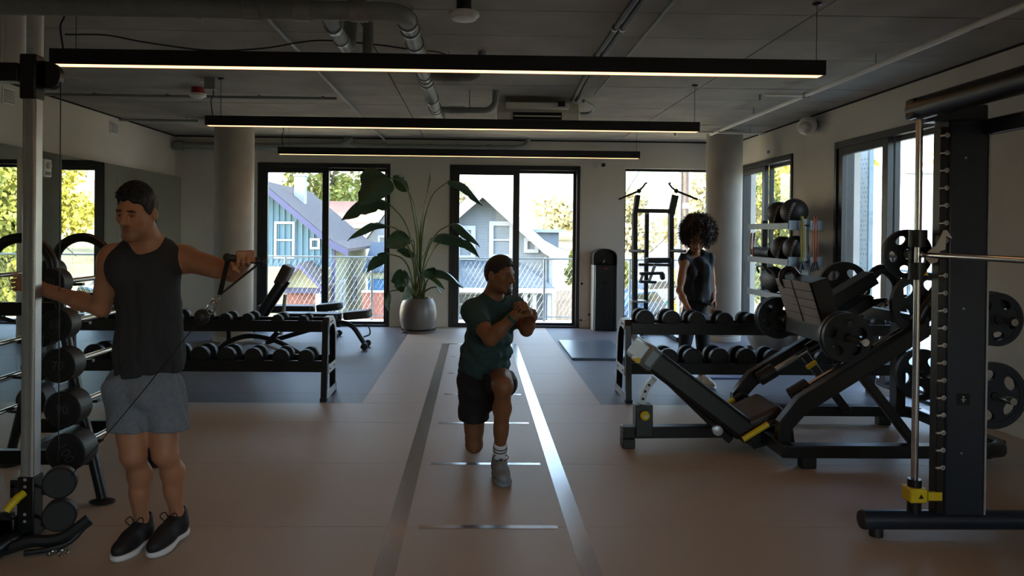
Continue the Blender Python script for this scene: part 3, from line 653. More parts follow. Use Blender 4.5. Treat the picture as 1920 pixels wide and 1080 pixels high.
# air conditioner
q0, q1 = at(932, 225, 8.35), at(1088, 225, 8.35)
ac = thing('air_conditioner', 'ceiling-hung white air conditioner above the middle light', 'air conditioner', ((q0.x+q1.x)/2, 8.35, 2.79))
w = (q1.x-q0.x)/2
MB().prism([(0, 0), (.55, 0), (.62, .08), (.62, .25), (.10, .25), (0, .12)], (w, 0, 0), (0, 1, 0), (0, 0, 1), -2*w).build('body', 'white_plastic', ac, bevel=.015)
MB().bx(-w*.62, w*.55, -.012, .02, .045, .125).build('outlet_slot', 'gap_dark', ac)
MB().bx(-w*.60, w*.53, -.02, -.008, .075, .09).build('louvre', 'white_plastic', ac)
MB().bx(-w*.8, w*.72, -.03, .5, .16, .235).build('intake_cover', 'white_plastic', ac, bevel=.01)
for x in (-w*.7, w*.6): MB().bx(x-.02, x+.02, .25, .29, .25, .31).build('bracket', 'galvanised', ac)
MB().bx(w*.45, w*.62, -.04, .02, .19, .25).build('control_box', 'black_steel', ac)
# smoke detector, junction box, round lamp, vents, speaker, camera, strobe, tape
t = thing('smoke_detector', 'white smoke detector with red base on the ceiling left of the middle light', 'detector', tuple(at(371, 180, 8.15)))
t.location.z = H; MB().lathe([(.07, 0), (.07, .06), (.05, .065)], (0, 0, 0), (0, 0, -1), 20).build('base', 'red', t); MB().lathe([(.085, .065), (.09, .09), (.05, .115)], (0, 0, 0), (0, 0, -1), 20).build('cover', 'white_plastic', t)
q = at(396, 155, 7.62); t = thing('junction_box', 'grey ceiling junction box above the left end of the middle light', 'junction box', (q.x, 7.62, H))
MB().bx(-.055, .055, -.05, .05, -.115, 0).build('box', 'grey_pipe', t, bevel=.004); MB().bx(-.11, -.055, -.02, .02, -.04, -.01).build('terminal', 'white_plastic', t)
MB().bx(-.06, .06, -.055, .055, -.12, -.112).build('lid', 'galvanised', t)
q = at(870, 18, 4.9); t = thing('ceiling_lamp', 'small round frosted ceiling lamp at the top of the picture', 'lamp', (q.x, 4.9, H))
MB().lathe([(.05, 0), (.05, .09), (.085, .10)], (0, 0, 0), (0, 0, -1), 24).build('base', 'black_steel', t); MB().lathe([(.098, .095), (.102, .115), (.08, .14), (.03, .15)], (0, 0, 0), (0, 0, -1), 28).build('diffuser', 'white_plastic', t)
M('frosted', '#c8c2b8', .3, var=.03)
for q, lab in ((ax(15, 181, XL), 'square white wall vent at the far left above the mirrors'), (ax(213, 240, XL), 'square white wall vent high on the mirror wall near the left column')):
    t = thing('wall_vent', lab, 'vent', (XL, q.y, q.z), 0, 'square wall vents'); MB().bx(0, .012, -.1, .1, -.085, .085).build('frame', 'white_plastic', t, bevel=.003)
    for k in range(7): MB().bx(.012, .02, -.085, .085, -.066+.02*k, -.056+.02*k).build('slat', 'grey_pipe', t)
q = ax(1518, 236, XR-.09); t = thing('wall_speaker', 'white speaker angled on a bracket high on the right wall', 'speaker', (XR-.12, q.y, q.z))
MB().ell((0, 0, 0), (.105, .17, .115), 24, 14).build('cabinet', 'white_plastic', t); MB().bx(.06, .12, -.03, .03, -.02, .06).build('bracket', 'black_steel', t); MB().ell((-.045, -.05, -.03), (.078, .125, .085), 20, 12).build('grille', 'frosted', t)
q = at(1131, 310, YB-.06); t = thing('security_camera', 'small black and white security camera on the back wall above the dispenser', 'camera', (q.x, YB, q.z))
MB().lathe([(.05, 0), (.05, .02), (.035, .04)], (-.03, 0, 0), (0, -1, 0), 20).build('mount', 'white_plastic', t); MB().ell((0, -.06, 0), .045, 18, 12).build('body', 'white_plastic', t); MB().lathe([(.034, 0), (.034, .02), (.02, .028)], (0, -.09, 0), (0, -1, 0), 18).build('lens', 'black_steel', t)
q = ax(85, 315, XM); t = thing('fire_strobe', 'white fire alarm strobe fixed to the mirror wall', 'alarm', (XM-.004, q.y, q.z))
MB().bx(0, .035, -.075, .075, -.10, .10).build('body', 'white_plastic', t, bevel=.012); MB().ell((.04, 0, .03), (.03, .045, .04), 14, 10).build('lens', 'frosted', t); MB().bx(.034, .04, -.05, .05, -.08, -.04).build('sounder', 'grey_pipe', t)
M('tape_blue', '#3f6f8a', .6)
q = ax(1441, 285, XR); tag(MB().bx(XR-.003, XR, q.y-.045, q.y+.045, q.z-.022, q.z+.022).build('masking_tape', 'tape_blue'), 'small piece of blue tape stuck on the right wall above the corner window', 'tape')
for px_, py_, lab in ((1089, 601, 'small black wall socket at the skirting beside the middle window'), (1105, 590, 'small black wall socket left of the dispenser'), (1091, 532, 'tiny dark fixing on the wall between middle window and dispenser'), (1164, 603, 'small black cable outlet right of the dispenser')):
    q = at(px_, py_, YB-.012); t = thing('wall_socket', lab, 'socket', (q.x, YB-.012, q.z), 0, 'small wall fittings'); MB().bx(-.018, .018, 0, .012, -.018, .018).build('plate', 'frame_black', t, bevel=.003); MB().cyl((0, 0, 0), (.012, -.02, -.01), .006, n=8).build('pin', 'black_steel', t)
# ================================================================ SHARED GYM BITS
M('dumbbell_black', '#141415', .5, var=.2, scale=50, bump=.06, bscale=200)
M('numeral', '#3b3b3d', .5, var=.1)
def dumbbell_proto(r, L=.072, gap=.125):
    """round-head dumbbell, axis along y, centre at origin (lowest point z = -r)"""
    t = thing('dumbbell', 'dumbbell', 'dumbbell')
    for s in (-1, 1):
        y0 = s*gap/2
        MB().lathe([(r*.5, 0), (r*.93, .0), (r, r*.07), (r, L-r*.07), (r*.93, L), (r*.72, L), (r*.70, L-.004), (.02, L-.004)], (0, y0, 0), (0, s, 0), 28).build('head', 'dumbbell_black', t)
    MB().tube([(0, -gap/2, 0), (0, -gap/4, 0), (0, 0, 0), (0, gap/4, 0), (0, gap/2, 0)], [.013, .015, .0165, .015, .013], 14).build('handle', 'chrome', t)
    return t
_DB = {}
def dumbbell(r, loc, label, group):
    k = round(r, 3)
    if k not in _DB:
        t = dumbbell_proto(k); _DB[k] = t; t.location = loc; t['label'] = label; t['group'] = group; return t
    return dup(_DB[k], loc, None, label, group)
def plate_mb(R, th, n=5, hub=.028, holes=True):
    """olympic grip plate, axis y, centred; rim, web with oval openings, hub"""
    m = MB(); r1, r2 = R*.45, R*.80; seg = 48
    def ring(ri, ro, y0, y1):
        vs = []; 
        for (r, y) in ((ri, y0), (ro, y0), (ro, y1), (ri, y1)):
            for j in range(seg): a = 2*PI*j/seg; vs.append((r*math.cos(a), y, r*math.sin(a)))
        fs = []
        for k in range(4):
            k2 = (k+1) % 4
            for j in range(seg): fs.append((k*seg+j, k2*seg+j, k2*seg+(j+1) % seg, k*seg+(j+1) % seg))
        m.add(vs, fs)
    ring(r2, R*.90, -th*.42, th*.42); ring(R*.88, R, -th/2, th/2); ring(hub, r1, -th*.36, th*.36); ring(hub, R*.22, -th/2, th/2)
    rm, rr = (r1+r2)/2, (r2-r1)/2
    for i in range(n):
        a0 = 2*PI*i/n; pts = []
        K = 8; L_, R_ = [], []
        for k in range(K+1):
            r = r1+(r2-r1)*k/K; g = (PI/n)*.60*math.sqrt(max(0, 1-((r-rm)/rr)**2))
            L_.append((r, a0+g)); R_.append((r, a0+2*PI/n-g))
        for k in range(K):
            q = [L_[k], L_[k+1], R_[k+1], R_[k]]
            # subdivide the arc between the two sides
            S_ = 5
            for s in range(S_):
                def P(rad, u, y): 
                    (ra, aa), (rb, ab) = (L_[rad], R_[rad]); a = aa+(ab-aa)*u; return (ra*math.cos(a), y, ra*math.sin(a))
                u0, u1 = s/S_, (s+1)/S_; y = th*.3
                vs = [P(k, u0, -y), P(k+1, u0, -y), P(k+1, u1, -y), P(k, u1, -y), P(k, u0, y), P(k+1, u0, y), P(k+1, u1, y), P(k, u1, y)]
                fs = [(0, 1, 2, 3), (7, 6, 5, 4)]
                if s == 0: fs.append((0, 4, 5, 1))
                if s == S_-1: fs.append((3, 2, 6, 7))
                m.add(vs, fs)
    return m
_PM = {}
def plate(loc, R, th, label, rz=0, group=None):
    k = (round(R, 3), round(th, 3))
    if k not in _PM: _PM[k] = plate_mb(R, th).mesh('weight_plate', 'plate_iron', 40)
    o = link('weight_plate', _PM[k]); o.location = loc; o.rotation_euler = (0, random.uniform(0, 1), rz)
    return tag(o, label, 'weight plate', group or 'grip weight plates')

# ================================================================ CABLE MACHINE (left foreground)
cx_, cy_ = -2.192, 3.74
cm = thing('cable_machine', 'cable machine with a tall aluminium column at the left edge of the picture', 'cable machine', (cx_, cy_, 0))
c = MB().bx(-.033, .033, -.032, .032, .30, 2.22)
col = c.build('column', 'aluminium', cm, bevel=.006)
MB().bx(-.012, .004, -.0335, -.031, .32, 2.2).build('groove', 'grey_pipe', col); MB().bx(.021, .029, -.0335, -.0315, .32, 2.2).build('scale_strip', 'frosted', col)
tk = MB()
for k in range(90): tk.bx(.025 if k % 5 else .022, .029, -.0338, -.0334, .34+.0205*k, .3415+.0205*k)
tk.build('scale_ticks', 'black_steel', col)['kind'] = 'stuff'
MB().bx(-.042, .040, -.042, .042, .04, .345).build('foot_sleeve', 'black_steel', cm, bevel=.006)
MB().bx(-.044, .036, -.042, .042, 2.20, 2.42).build('top_sleeve', 'black_steel', cm, bevel=.008)
MB().lathe([(.062, -.028), (.068, -.02), (.068, .02), (.062, .028)], (.075, 0, 2.32), (0, 1, 0), 28).bx(.0, .075, -.028, .028, 2.252, 2.388).build('top_pulley_guard', 'black_steel', cm)
MB().bx(-1.3, -.05, -.045, .045, 2.285, 2.375).build('top_beam', 'black_steel', cm, bevel=.006)
MB().bx(-1.3, -.05, -.05, .05, .06, .145).build('base_beam', 'black_steel', cm, bevel=.008)
MB().bx(-1.34, -1.26, -.045, .045, 0, 2.42).build('rear_column', 'black_steel', cm, bevel=.006)
MB().tube([(-.06, -.22, .045), (-.05, 0, .05), (-.03, .34, .045)], .045, 14).build('floor_foot', 'black_steel', cm)
MB().cyl((-.06, -.22, .045), (-.061, -.235, .045), .046, n=16).build('foot_cap', 'black_rubber', cm)
for z in (.335, .30, .165, .13): MB().lathe([(.008, 0), (.008, .004), (.004, .006)], (.0, -.045, z), (0, -1, 0), 8).build('bolt', 'silver_steel', cm)
MB().tube([(-.005, -.045, .27), (-.02, -.075, .255), (-.052, -.11, .205)], [.018, .02, .017], 12).build('adjuster_lever', 'yellow', cm)
MB().bx(-.088, -.05, -.02, .02, .285, .325).bx(-.088, -.07, -.02, .02, .235, .30).build('rod_bracket', 'black_steel', cm)
MB().cyl((-.07, 0, .06), (-.07, 0, .24), .005, n=8).build('lift_rod', 'silver_steel', cm)
MB().lathe([(.05, -.02), (.055, 0), (.05, .02)], (-.11, -.03, .115), (0, 1, 0), 20).build('base_pulley', 'black_rubber', cm)
for z, zz in ((.368, .30), (.212, .15)):
    w_ = MB().lathe([(.066, -.030), (.074, -.022), (.074, .022), (.066, .030)], (.238, -.17, z), (.35, -1, .0), 28).build('swivel_pulley', 'black_rubber', cm)
    MB().tube([(.04, -.02, zz), (.10, -.07, zz+.006), (.15, -.12, zz+.01), (.19, -.16, z-.03)], .011, 10).build('pulley_arm', 'black_steel', cm)
    MB().bx(.135, .18, -.15, -.11, zz-.005, zz+.03).build('pulley_clevis', 'black_steel', cm, bevel=.004)
MB().cyl((.135, 0, .40), (.135, 0, 2.30), .0028, n=6).build('vertical_cable', 'black_steel', cm)
# accessory straps lying by the foot
st = thing('cable_strap', 'black strap attachment with metal rings lying on the floor by the cable column', 'strap', (cx_+.08, cy_-.10, 0))
MB().tube(bez([(-.12, -.03, .03), (-.02, .0, .055), (.06, .02, .05), (.12, .04, .06), (.18, .08, .10), (.21, .10, .125)], 5), [.03]*26, 8).build('padded_strap', 'black_rubber', st)
MB().tube(bez([(-.02, -.05, .02), (.08, -.02, .025), (.15, .03, .04), (.2, .09, .10)], 5), .014, 8).build('webbing', 'black_rubber', st)
for q in ((.11, -.04, .012), (.15, -.03, .013)): MB().tube([Vector(q)+Vector((.022*math.cos(a), .022*math.sin(a), .006*math.sin(a))) for a in [2*PI*k/16 for k in range(16)]], .004, 6, closed=True).build('metal_ring', 'chrome', st)

# ================================================================ BARBELL RACK
bx_, by0, by1 = -2.585, 4.30, 4.97
br = thing('barbell_rack', 'black A-frame barbell rack with arched ends behind the cable column', 'rack', (bx_, (by0+by1)/2, 0))
rowsz = [1.275, 1.055, .84, .61, .385]     # bar heights
rowsx = [.325, .365, .385, .415, .44]       # bar offset from the centre line
for y in (by0, by1):
    yy = y-(by0+by1)/2
    arch = [(-.47, yy, .03), (-.30, yy, .75), (-.20, yy, 1.25)] + [(.185*math.cos(a), yy, 1.325+.185*math.sin(a)) for a in [PI-PI*k/14 for k in range(15)]] + [(.20, yy, 1.25), (.30, yy, .75), (.47, yy, .03)]
    MB().tube(arch, .030, 12).build('arched_frame', 'black_steel', br)
    MB().bx(-.42, .40, yy-.025, yy+.025, .225, .305).build('lower_beam', 'black_steel', br, bevel=.004)
    MB().bx(-.27, .23, yy-.025, yy+.025, 1.07, 1.145).build('upper_beam', 'black_steel', br, bevel=.004)
    for s in (-1, 1):
        MB().ell((s*.47, yy, .012), (.075, .05, .014), 20, 8).build('foot_plate', 'black_rubber', br)
        for z, x in zip(rowsz, rowsx): MB().bar((s*(.19+(1.3-z)*.21), yy, z-.03), (s*(x+.03), yy, z-.024), .03, .016).build('cradle', 'black_steel', br)
for y in (0,): MB().bar((0, -(by1-by0)/2, .265), (0, (by1-by0)/2, .265), .05, .05).build('tie_beam', 'black_steel', br)
NUM = ['50', '60', '70', '90', '100']; RR = [.079, .085, .091, .097, .104]
for s in (1, -1):
    for i, (z, x, R) in enumerate(zip(rowsz, rowsx, RR)):
        X = bx_+s*x; side = 'right side of the barbell rack' if s > 0 else 'mirror side of the barbell rack'
        b = thing('barbell', ('black barbell marked %s on the near side of the barbell rack' % ['fifty', 'sixty', 'seventy', 'ninety', 'one hundred'][i]) if s > 0 else 'black barbell with chrome bar, %s from top on the rack side facing the mirror' % ORD[i], 'barbell', (X, 4.63, z), 0, 'barbells on the rack')
        LH = .10+.012*i
        MB().cyl((0, -.52, 0), (0, .52, 0), .0145, n=14).build('bar', 'chrome', b)
        for e in (-1, 1):
            hd = MB().lathe([(R*.92, 0), (R, .008), (R, LH-.006), (R*.94, LH), (R*.80, LH), (R*.78, LH-.003), (R*.6, LH-.003), (R*.58, LH), (R*.5, LH), (R*.48, LH-.003), (.01, LH-.003)], (0, e*.52, 0), (0, e, 0), 32).build('head', 'dumbbell_black', b)
            if s > 0 and e < 0: text_mb(NUM[i], R*.72, .002, (0, -.52-LH+.001, 0), (1, 0, 0) if i != 4 else (.5, 0, -.866), (0, 0, 1) if i != 4 else (.866, 0, .5)).build('weight_number', 'numeral', hd)['kind'] = 'stuff'

# ================================================================ DUMBBELL RACKS
def dumbbell_rack(label, x0, x1, yf, yb):
    r = thing('dumbbell_rack', label, 'rack', ((x0+x1)/2, yf, 0), 0, 'two-tier dumbbell racks')
    xc = (x0+x1)/2; D = yb-yf
    for s, x in ((-1, x0), (1, x1)):
        X = x-xc; a, b = (X, X+.055) if s < 0 else (X-.055, X); ed = X-.006 if s < 0 else X+.006
        f = MB(); f.prism([(0, 0), (.05, 0), (.11, .60), (.16, .68), (.26, .71), (.34, .66), (.40, .58), (D-.05, 0), (D, 0), (D-.02, .22), (.45, .60), (.38, .71), (.28, .76), (.12, .76), (.06, .71)], (a, 0, 0), (0, 1, 0), (0, 0, 1), .055)
        f.build('end_frame', 'black_steel', r, bevel=.003)
        e0, e1 = sorted((X, ed))
        MB().prism([(.08, .76), (.28, .76), (.38, .71), (.45, .60), (D-.02, .05), (D-.06, .05), (.40, .58), (.34, .66), (.26, .69), (.10, .67)], (e0, 0, 0), (0, 1, 0), (0, 0, 1), .006).build('silver_cheek', 'silver_steel', r)
        MB().prism([(.075, .32), (D-.09, .32), (D-.07, .24), (.065, .24)], (e0, 0, 0), (0, 1, 0), (0, 0, 1), .006).build('middle_plate', 'silver_steel', r)
        MB().prism([(.01, .02), (D, .02), (D, .09), (.02, .09)], (e0, 0, 0), (0, 1, 0), (0, 0, 1), .006).build('bottom_plate', 'silver_steel', r)
        for yy, zz in ((.15, .715), (.22, .715), (.13, .28), (D-.15, .28)): MB().lathe([(.009, 0), (.009, .004), (.005, .007)], (ed, yy, zz), (s, 0, 0), 10).build('bolt', 'black_steel', r)
        for yy in (.025, D-.025): MB().bx(min(a, b)-.004, max(a, b)+.004, yy-.035, yy+.035, 0, .03).build('rubber_foot', 'black_rubber', r)
    w0, w1 = x0-xc+.055, x1-xc-.055
    for zl, y0, y1 in ((.735, .05, .36), (.365, .04, .42)):
        MB().bx(w0, w1, y0, y0+.02, zl-.105, zl).build('front_lip', 'black_steel', r, bevel=.003)
        MB().bx(w0, w1, y1-.02, y1, zl-.105, zl+.0).build('back_lip', 'black_steel', r, bevel=.003)
        MB().bx(w0, w1, y0+.02, y1-.02, zl-.09, zl-.075).build('shelf_tray', 'black_steel', r)
        for yy in (.125, .315): MB().bx(w0, w1, yy-.02, yy+.02, zl-.075, zl-.055).build('saddle_rail', 'black_rubber', r)
    return r
dumbbell_rack('two-tier dumbbell rack on the left behind the person at the cable machine', -3.92, -1.355, 6.88, 7.36)
dumbbell_rack('two-tier dumbbell rack on the right between the leg press and the storage rack', 1.41, 3.99, 6.88, 7.40)
def db_row(pxs, rs, py, Y, where, grp):
    for i, (px_, r) in enumerate(zip(pxs, rs)):
        q = at(px_, py, Y); 
        z = (.735 if py < 630 else .365)-.055+r+.001; Y = 7.10
        dumbbell(r, (q.x, Y, z), 'round black dumbbell, %s from the %s' % (ORD[i], where), grp)
top = [573, 526, 471, 430, 385, 338, 290, 242, 196]; db_row(top, [.048, .052, .056, .056, .06, .062, .064, .066, .068], 596, 7.1, 'right on the upper tray of the left rack', 'dumbbells on the left rack')
low = [580, 532, 481, 432, 383, 334, 285, 236, 188]; db_row(low, [.074, .076, .08, .083, .086, .088, .09, .092, .094], 670, 7.13, 'right on the lower tray of the left rack', 'dumbbells on the left rack')
top = [1205, 1254, 1301, 1352, 1401, 1448, 1496, 1543, 1590, 1636]; db_row(top, [.086, .084, .08, .078, .074, .072, .07, .066, .064, .06], 598, 7.1, 'left on the upper tray of the right rack', 'dumbbells on the right rack')
low = [1205, 1248, 1293, 1342, 1391, 1442, 1488, 1536, 1584, 1632]; db_row(low, [.088, .09, .092, .094, .094, .09, .088, .086, .084, .082], 672, 7.13, 'left on the lower tray of the right rack', 'dumbbells on the right rack')

# ================================================================ BENCHES
def pad(m, L, w, t):
    """rounded upholstered pad along x from 0..L, centred in y, top at z=0"""
    return m.prism([(0, -w*.30), (.03, -w/2+.01), (.10, -w/2), (L-.10, -w/2), (L-.03, -w/2+.01), (L, -w*.30), (L, w*.30), (L-.03, w/2-.01), (L-.10, w/2), (.10, w/2), (.03, w/2-.01), (0, w*.30)], (0, 0, -t), (1, 0, 0), (0, 1, 0), t)
def bench(label, x, y, rz, ang, seat_mat='pad_black'):
    b = thing('weight_bench', label, 'bench', (x, y, 0), rz, 'adjustable benches')
    MB().tube(bez([(-.62, 0, .06), (-.40, 0, .13), (.0, 0, .25), (.30, 0, .34), (.52, 0, .30), (.66, 0, .12), (.70, 0, .05)], 6), .032, 12).build('main_frame', 'black_steel', b)
    MB().cyl((-.62, -.27, .05), (-.62, .27, .05), .03, n=14).build('rear_foot', 'black_steel', b)
    MB().cyl((.70, -.20, .045), (.70, .20, .045), .025, n=14).build('front_foot', 'black_steel', b)
    for s in (-1, 1): MB().lathe([(.03, -.02), (.045, -.015), (.045, .015), (.03, .02)], (.72, s*.16, .045), (0, 1, 0), 18).build('wheel', 'black_rubber', b)
    MB().tube(bez([(.62, -.07, .30), (.75, -.07, .31), (.78, -.07, .20), (.70, -.07, .16)], 5), .010, 8).build('pull_handle', 'black_steel', b)
    m = MB(); pad(m, .36, .28, .105); o = m.build('seat_pad', seat_mat, b, bevel=.018); o.location = (.42, 0, .485); o.rotation_euler = (0, -.10, 0)
    m = MB(); pad(m, .82, .29, .105); o = m.build('back_pad', 'pad_black', b, bevel=.018); o.location = (.38, 0, .47); o.rotation_euler = (0, ang, PI)
    dx, dz = -math.cos(ang), math.sin(ang)
    MB().bar((.38+dx*.05, 0, .47+dz*.05-.10), (.38+dx*.75, 0, .47+dz*.75-.095), .06, .04).build('back_beam', 'black_steel', b)
    MB().cyl((.38+dx*.5, 0, .40+dz*.5), (.38+dx*.42+.05, 0, .22), .022, n=12).build('support_strut', 'silver_steel', b)
    MB().cyl((.36, 0, .28), (.36, 0, .42), .03, n=12).build('post', 'black_steel', b)
    return b
bench('flat black bench with brown seat beside the left window', *fl(585, 652)[:2], 0, 0.0, 'pad_brown')
def incline():
    b = thing('weight_bench', 'black bench with its backrest raised and head pad, behind the left dumbbell rack', 'bench', (-2.72, 9.05, 0), 0, 'adjustable benches')
    p = lambda px_, py_, Y=9.05: at(px_, py_, Y)-Vector((-2.72, 9.05, 0))
    lo, hi = p(474, 612), p(530, 528); d = (hi-lo).normalized()
    MB().box((lo+hi)/2, ((hi-lo).length, .28, .085), Matrix((d, Vector((0, 1, 0)), d.cross(Vector((0, 1, 0))))).transposed()).build('back_pad', 'pad_black', b, bevel=.02)
    h0, h1 = p(524, 534), p(543, 498); d2 = (h1-h0).normalized()
    MB().box((h0+h1)/2, ((h1-h0).length, .24, .12), Matrix((d2, Vector((0, 1, 0)), d2.cross(Vector((0, 1, 0))))).transposed()).build('head_pad', 'pad_brown', b, bevel=.025)
    MB().bar(p(486, 612), p(541, 528), .05, .04).build('back_beam', 'black_steel', b)
    MB().cyl(p(535, 552), p(527, 628), .022, n=12).build('support_strut', 'silver_steel', b)
    MB().tube(bez([p(400, 660), p(430, 640), p(470, 630), p(520, 640), p(570, 668)], 6), .03, 12).build('main_frame', 'black_steel', b)
    MB().tube(bez([p(440, 668), p(460, 645), p(500, 648), p(560, 672)], 6), .016, 10).build('curved_link', 'silver_steel', b)
    for q in (p(400, 664), p(570, 668)):
        MB().cyl((q.x, -.26, .04), (q.x, .26, .04), .03, n=14).build('floor_foot', 'black_steel', b)
    MB().bar(p(505, 640), p(522, 622), .06, .06).build('hinge_block', 'black_steel', b); MB().bar(p(430, 618), p(430, 640), .05, .05).build('seat_post', 'black_steel', b)
    m = MB(); pad(m, .36, .28, .07); o = m.build('seat_pad', 'pad_black', b, bevel=.018); q = p(420, 606); o.location = (q.x-.02, 0, q.z); o.rotation_euler = (0, -.08, 0)
incline()
bench('low black bench standing farthest back by the left window sill', *fl(540, 632)[:2], 0, 0.0)
# ================================================================ PLANT
M('leaf_banana', '#2f4a26', .38, var=.25, scale=5, bump=.15, bscale=40, spec=.6)
M('leaf_stem', '#55632f', .5, var=.2, scale=8)
M('pot_metal', '#6e6862', .4, .35, var=.12, scale=4, bump=.05, bscale=60)
M('soil', '#2a211a', .95, var=.3, scale=40, bump=.4, bscale=60)
PX, PY = -.885, 11.72
pl = thing('potted_plant', 'tall broad-leaved bird-of-paradise plant in a grey metal pot between the windows', 'plant', (PX, PY, 0))
MB().lathe([(.20, .03), (.255, .06), (.285, .18), (.292, .30), (.275, .42), (.24, .50), (.225, .53), (.215, .53), (.21, .48), (.0, .48)], n=40).build('pot', 'pot_metal', pl)
MB().lathe([(.24, 0), (.285, .005), (.29, .035), (.27, .035), (.26, .015), (0, .015)], n=36).build('saucer', 'pot_metal', pl)
MB().lathe([(.208, .478), (.208, .492), (.02, .50)], n=24).build('soil', 'soil', pl)
def leaf_mb(base, tip, w, droop, roll, seed):
    rg = random.Random(seed); base, tip = Vector(base), Vector(tip); d = tip-base; L = d.length; n = 14
    side = d.cross(Vector((0, 0, 1)))
    if side.length < .05*L: side = Vector((0, 1, 0))
    side.normalize(); side = (Matrix.Rotation(roll, 3, d.normalized()) @ side)
    m = MB(); rows = []
    for i in range(n+1):
        t = i/n; c = base + d*t + Vector((0, 0, droop*L*4*t*(1-t)))
        ww = w*(math.sin(PI*min(1, t*1.02+.03))**.55)*(1-.25*t)
        if t > .97: ww *= .25
        nrm = side.cross(d).normalized(); 
        if nrm.z < 0: nrm = -nrm
        rip = [(1 if rg.random() > .07 else .72) for _ in (0, 1)]
        wv = .03*L*math.sin(t*9+seed)
        vs = []
        for k, u in enumerate((-1, -.5, 0, .5, 1)):
            e = ww*.5*u*(rip[0] if u < 0 else rip[1]); vs.append(c + side*e + nrm*(-abs(u)**1.5*ww*.22 + (wv*abs(u)*.6)))
        rows.append(vs)
    vv = [p for r in rows for p in r]; fs = [(i*5+j, i*5+j+1, (i+1)*5+j+1, (i+1)*5+j) for i in range(n) for j in range(4)]
    # thin solid blade
    nv = len(vv); off = Vector((0, 0, -.003))
    m.add(vv + [p+off for p in vv], fs + [tuple(nv+i for i in f[::-1]) for f in fs])
    mid = [rows[i][2]+Vector((0, 0, .001)) for i in range(n+1)]
    return m, mid
CR = lambda x, y, dy: at(620+x/3.176, 300+y/3.176, PY+dy)
# stems: control points in the picture and depth, then blade tip, width (m), droop, roll
LEAVES = [([(525, 830), (527, 500), (500, 290), (462, 178)], (372, 92), .16, .10, .3, .05), ([(520, 830), (515, 520), (480, 260), (430, 130), (345, 108)], (165, 275), .36, .22, .9, -.15),
 ([(515, 830), (500, 560), (440, 370), (350, 262)], (62, 362), .20, .16, .2, .10), ([(510, 830), (490, 600), (410, 430), (330, 388)], (100, 485), .15, .18, -.2, -.25),
 ([(512, 830), (505, 600), (495, 490), (470, 472)], (318, 520), .20, .18, .5, -.30), ([(508, 830), (480, 690), (430, 590), (335, 556)], (214, 668), .15, .12, .1, .2),
 ([(505, 830), (488, 740), (462, 690)], (358, 722), .21, .12, .4, -.3), ([(505, 830), (470, 760), (440, 735)], (378, 752), .16, .08, .6, -.4),
 ([(540, 830), (545, 460), (600, 225), (705, 124)], (908, 278), .18, .16, .3, .0), ([(532, 830), (538, 400), (570, 200)], (594, 66), .03, 0, 0, .05),
 ([(545, 830), (560, 600), (630, 440), (730, 378)], (888, 520), .22, .16, .3, -.2), ([(540, 830), (545, 600), (590, 480), (605, 468)], (838, 540), .20, .20, .1, .15),
 ([(545, 830), (560, 640), (630, 510), (690, 482)], (888, 582), .12, .20, -.3, .3), ([(545, 830), (548, 720), (562, 665)], (790, 762), .22, .20, .3, -.25),
 ([(548, 830), (570, 730), (600, 695)], (682, 772), .18, .14, .5, -.4), ([(515, 830), (480, 800), (410, 775), (352, 782)], (346, 908), .11, .02, 1.2, -.2),
 ([(510, 830), (480, 780), (455, 752)], (425, 838), .17, .10, .6, -.45), ([(545, 830), (580, 770), (630, 755)], (662, 800), .08, .12, .2, -.3), ([(520, 830), (515, 600), (505, 568)], (392, 538), .11, .10, .2, .1),
 ([(540, 830), (560, 720), (545, 690)], (620, 640), .20, .15, .4, -.35)]
for i, (stem, tip, w, dr, ro, dy) in enumerate(LEAVES):
    k = len(stem)-1; P = [CR(x, y, dy*j/k) for j, (x, y) in enumerate(stem)]; P[0] = Vector((PX+random.uniform(-.08, .08), PY+random.uniform(-.06, .06), .49))
    pts = bez(P, 7); T = CR(*tip, dy*1.2)
    MB().tube(pts, [.020-.012*j/len(pts) for j in range(len(pts))], 7).build('stem', 'leaf_stem', pl, world=True)
    m, mid = leaf_mb(P[-1], T, w*1.7, dr, ro+(.75 if T.x < P[-1].x else -.75), 40+i); lf = m.build('leaf', 'leaf_banana', pl, world=True, ang=80)
    MB().tube(mid, [.005-.004*j/len(mid) for j in range(len(mid))], 5).build('midrib', 'leaf_stem', lf, world=False).location = tuple(-x for x in pl.location)

# ================================================================ DISPENSER, MATS
dp = thing('wipe_dispenser', 'tall black wipe dispenser and bin with rounded hood against the back wall', 'dispenser', (2.09, 12.10, 0))
prof = [(-.15, 0), (.15, 0), (.15, 1.30), (.10, 1.335), (.0, 1.33), (-.07, 1.29), (-.12, 1.22), (-.15, 1.13)]
MB().bx(-.155, .155, -.15, .15, .02, 1.06).build('cabinet', 'black_steel', dp, bevel=.01)
hood = [(-.19, 1.06), (-.19, 1.18)] + [(-.19*math.cos(a), 1.20+.125*math.sin(a)) for a in [PI*k/14 for k in range(1, 14)]] + [(.19, 1.18), (.19, 1.06)]
MB().prism(hood, (0, .15, 0), (1, 0, 0), (0, 0, 1), .03).build('hood_back', 'black_steel', dp)
h2_ = MB()
for (xa, za), (xb, zb) in zip(hood[:-1], hood[1:]):
    h2_.add([(xa, -.15, za), (xb, -.15, zb), (xb, .15, zb), (xa, .15, za), (xa*.94, -.15, 1.06+(za-1.06)*.95), (xb*.94, -.15, 1.06+(zb-1.06)*.95), (xb*.94, .15, 1.06+(zb-1.06)*.95), (xa*.94, .15, 1.06+(za-1.06)*.95)], [(0,1,2,3), (7,6,5,4), (0,4,5,1), (2,6,7,3)])
h2_.build('hood_shell', 'black_steel', dp)
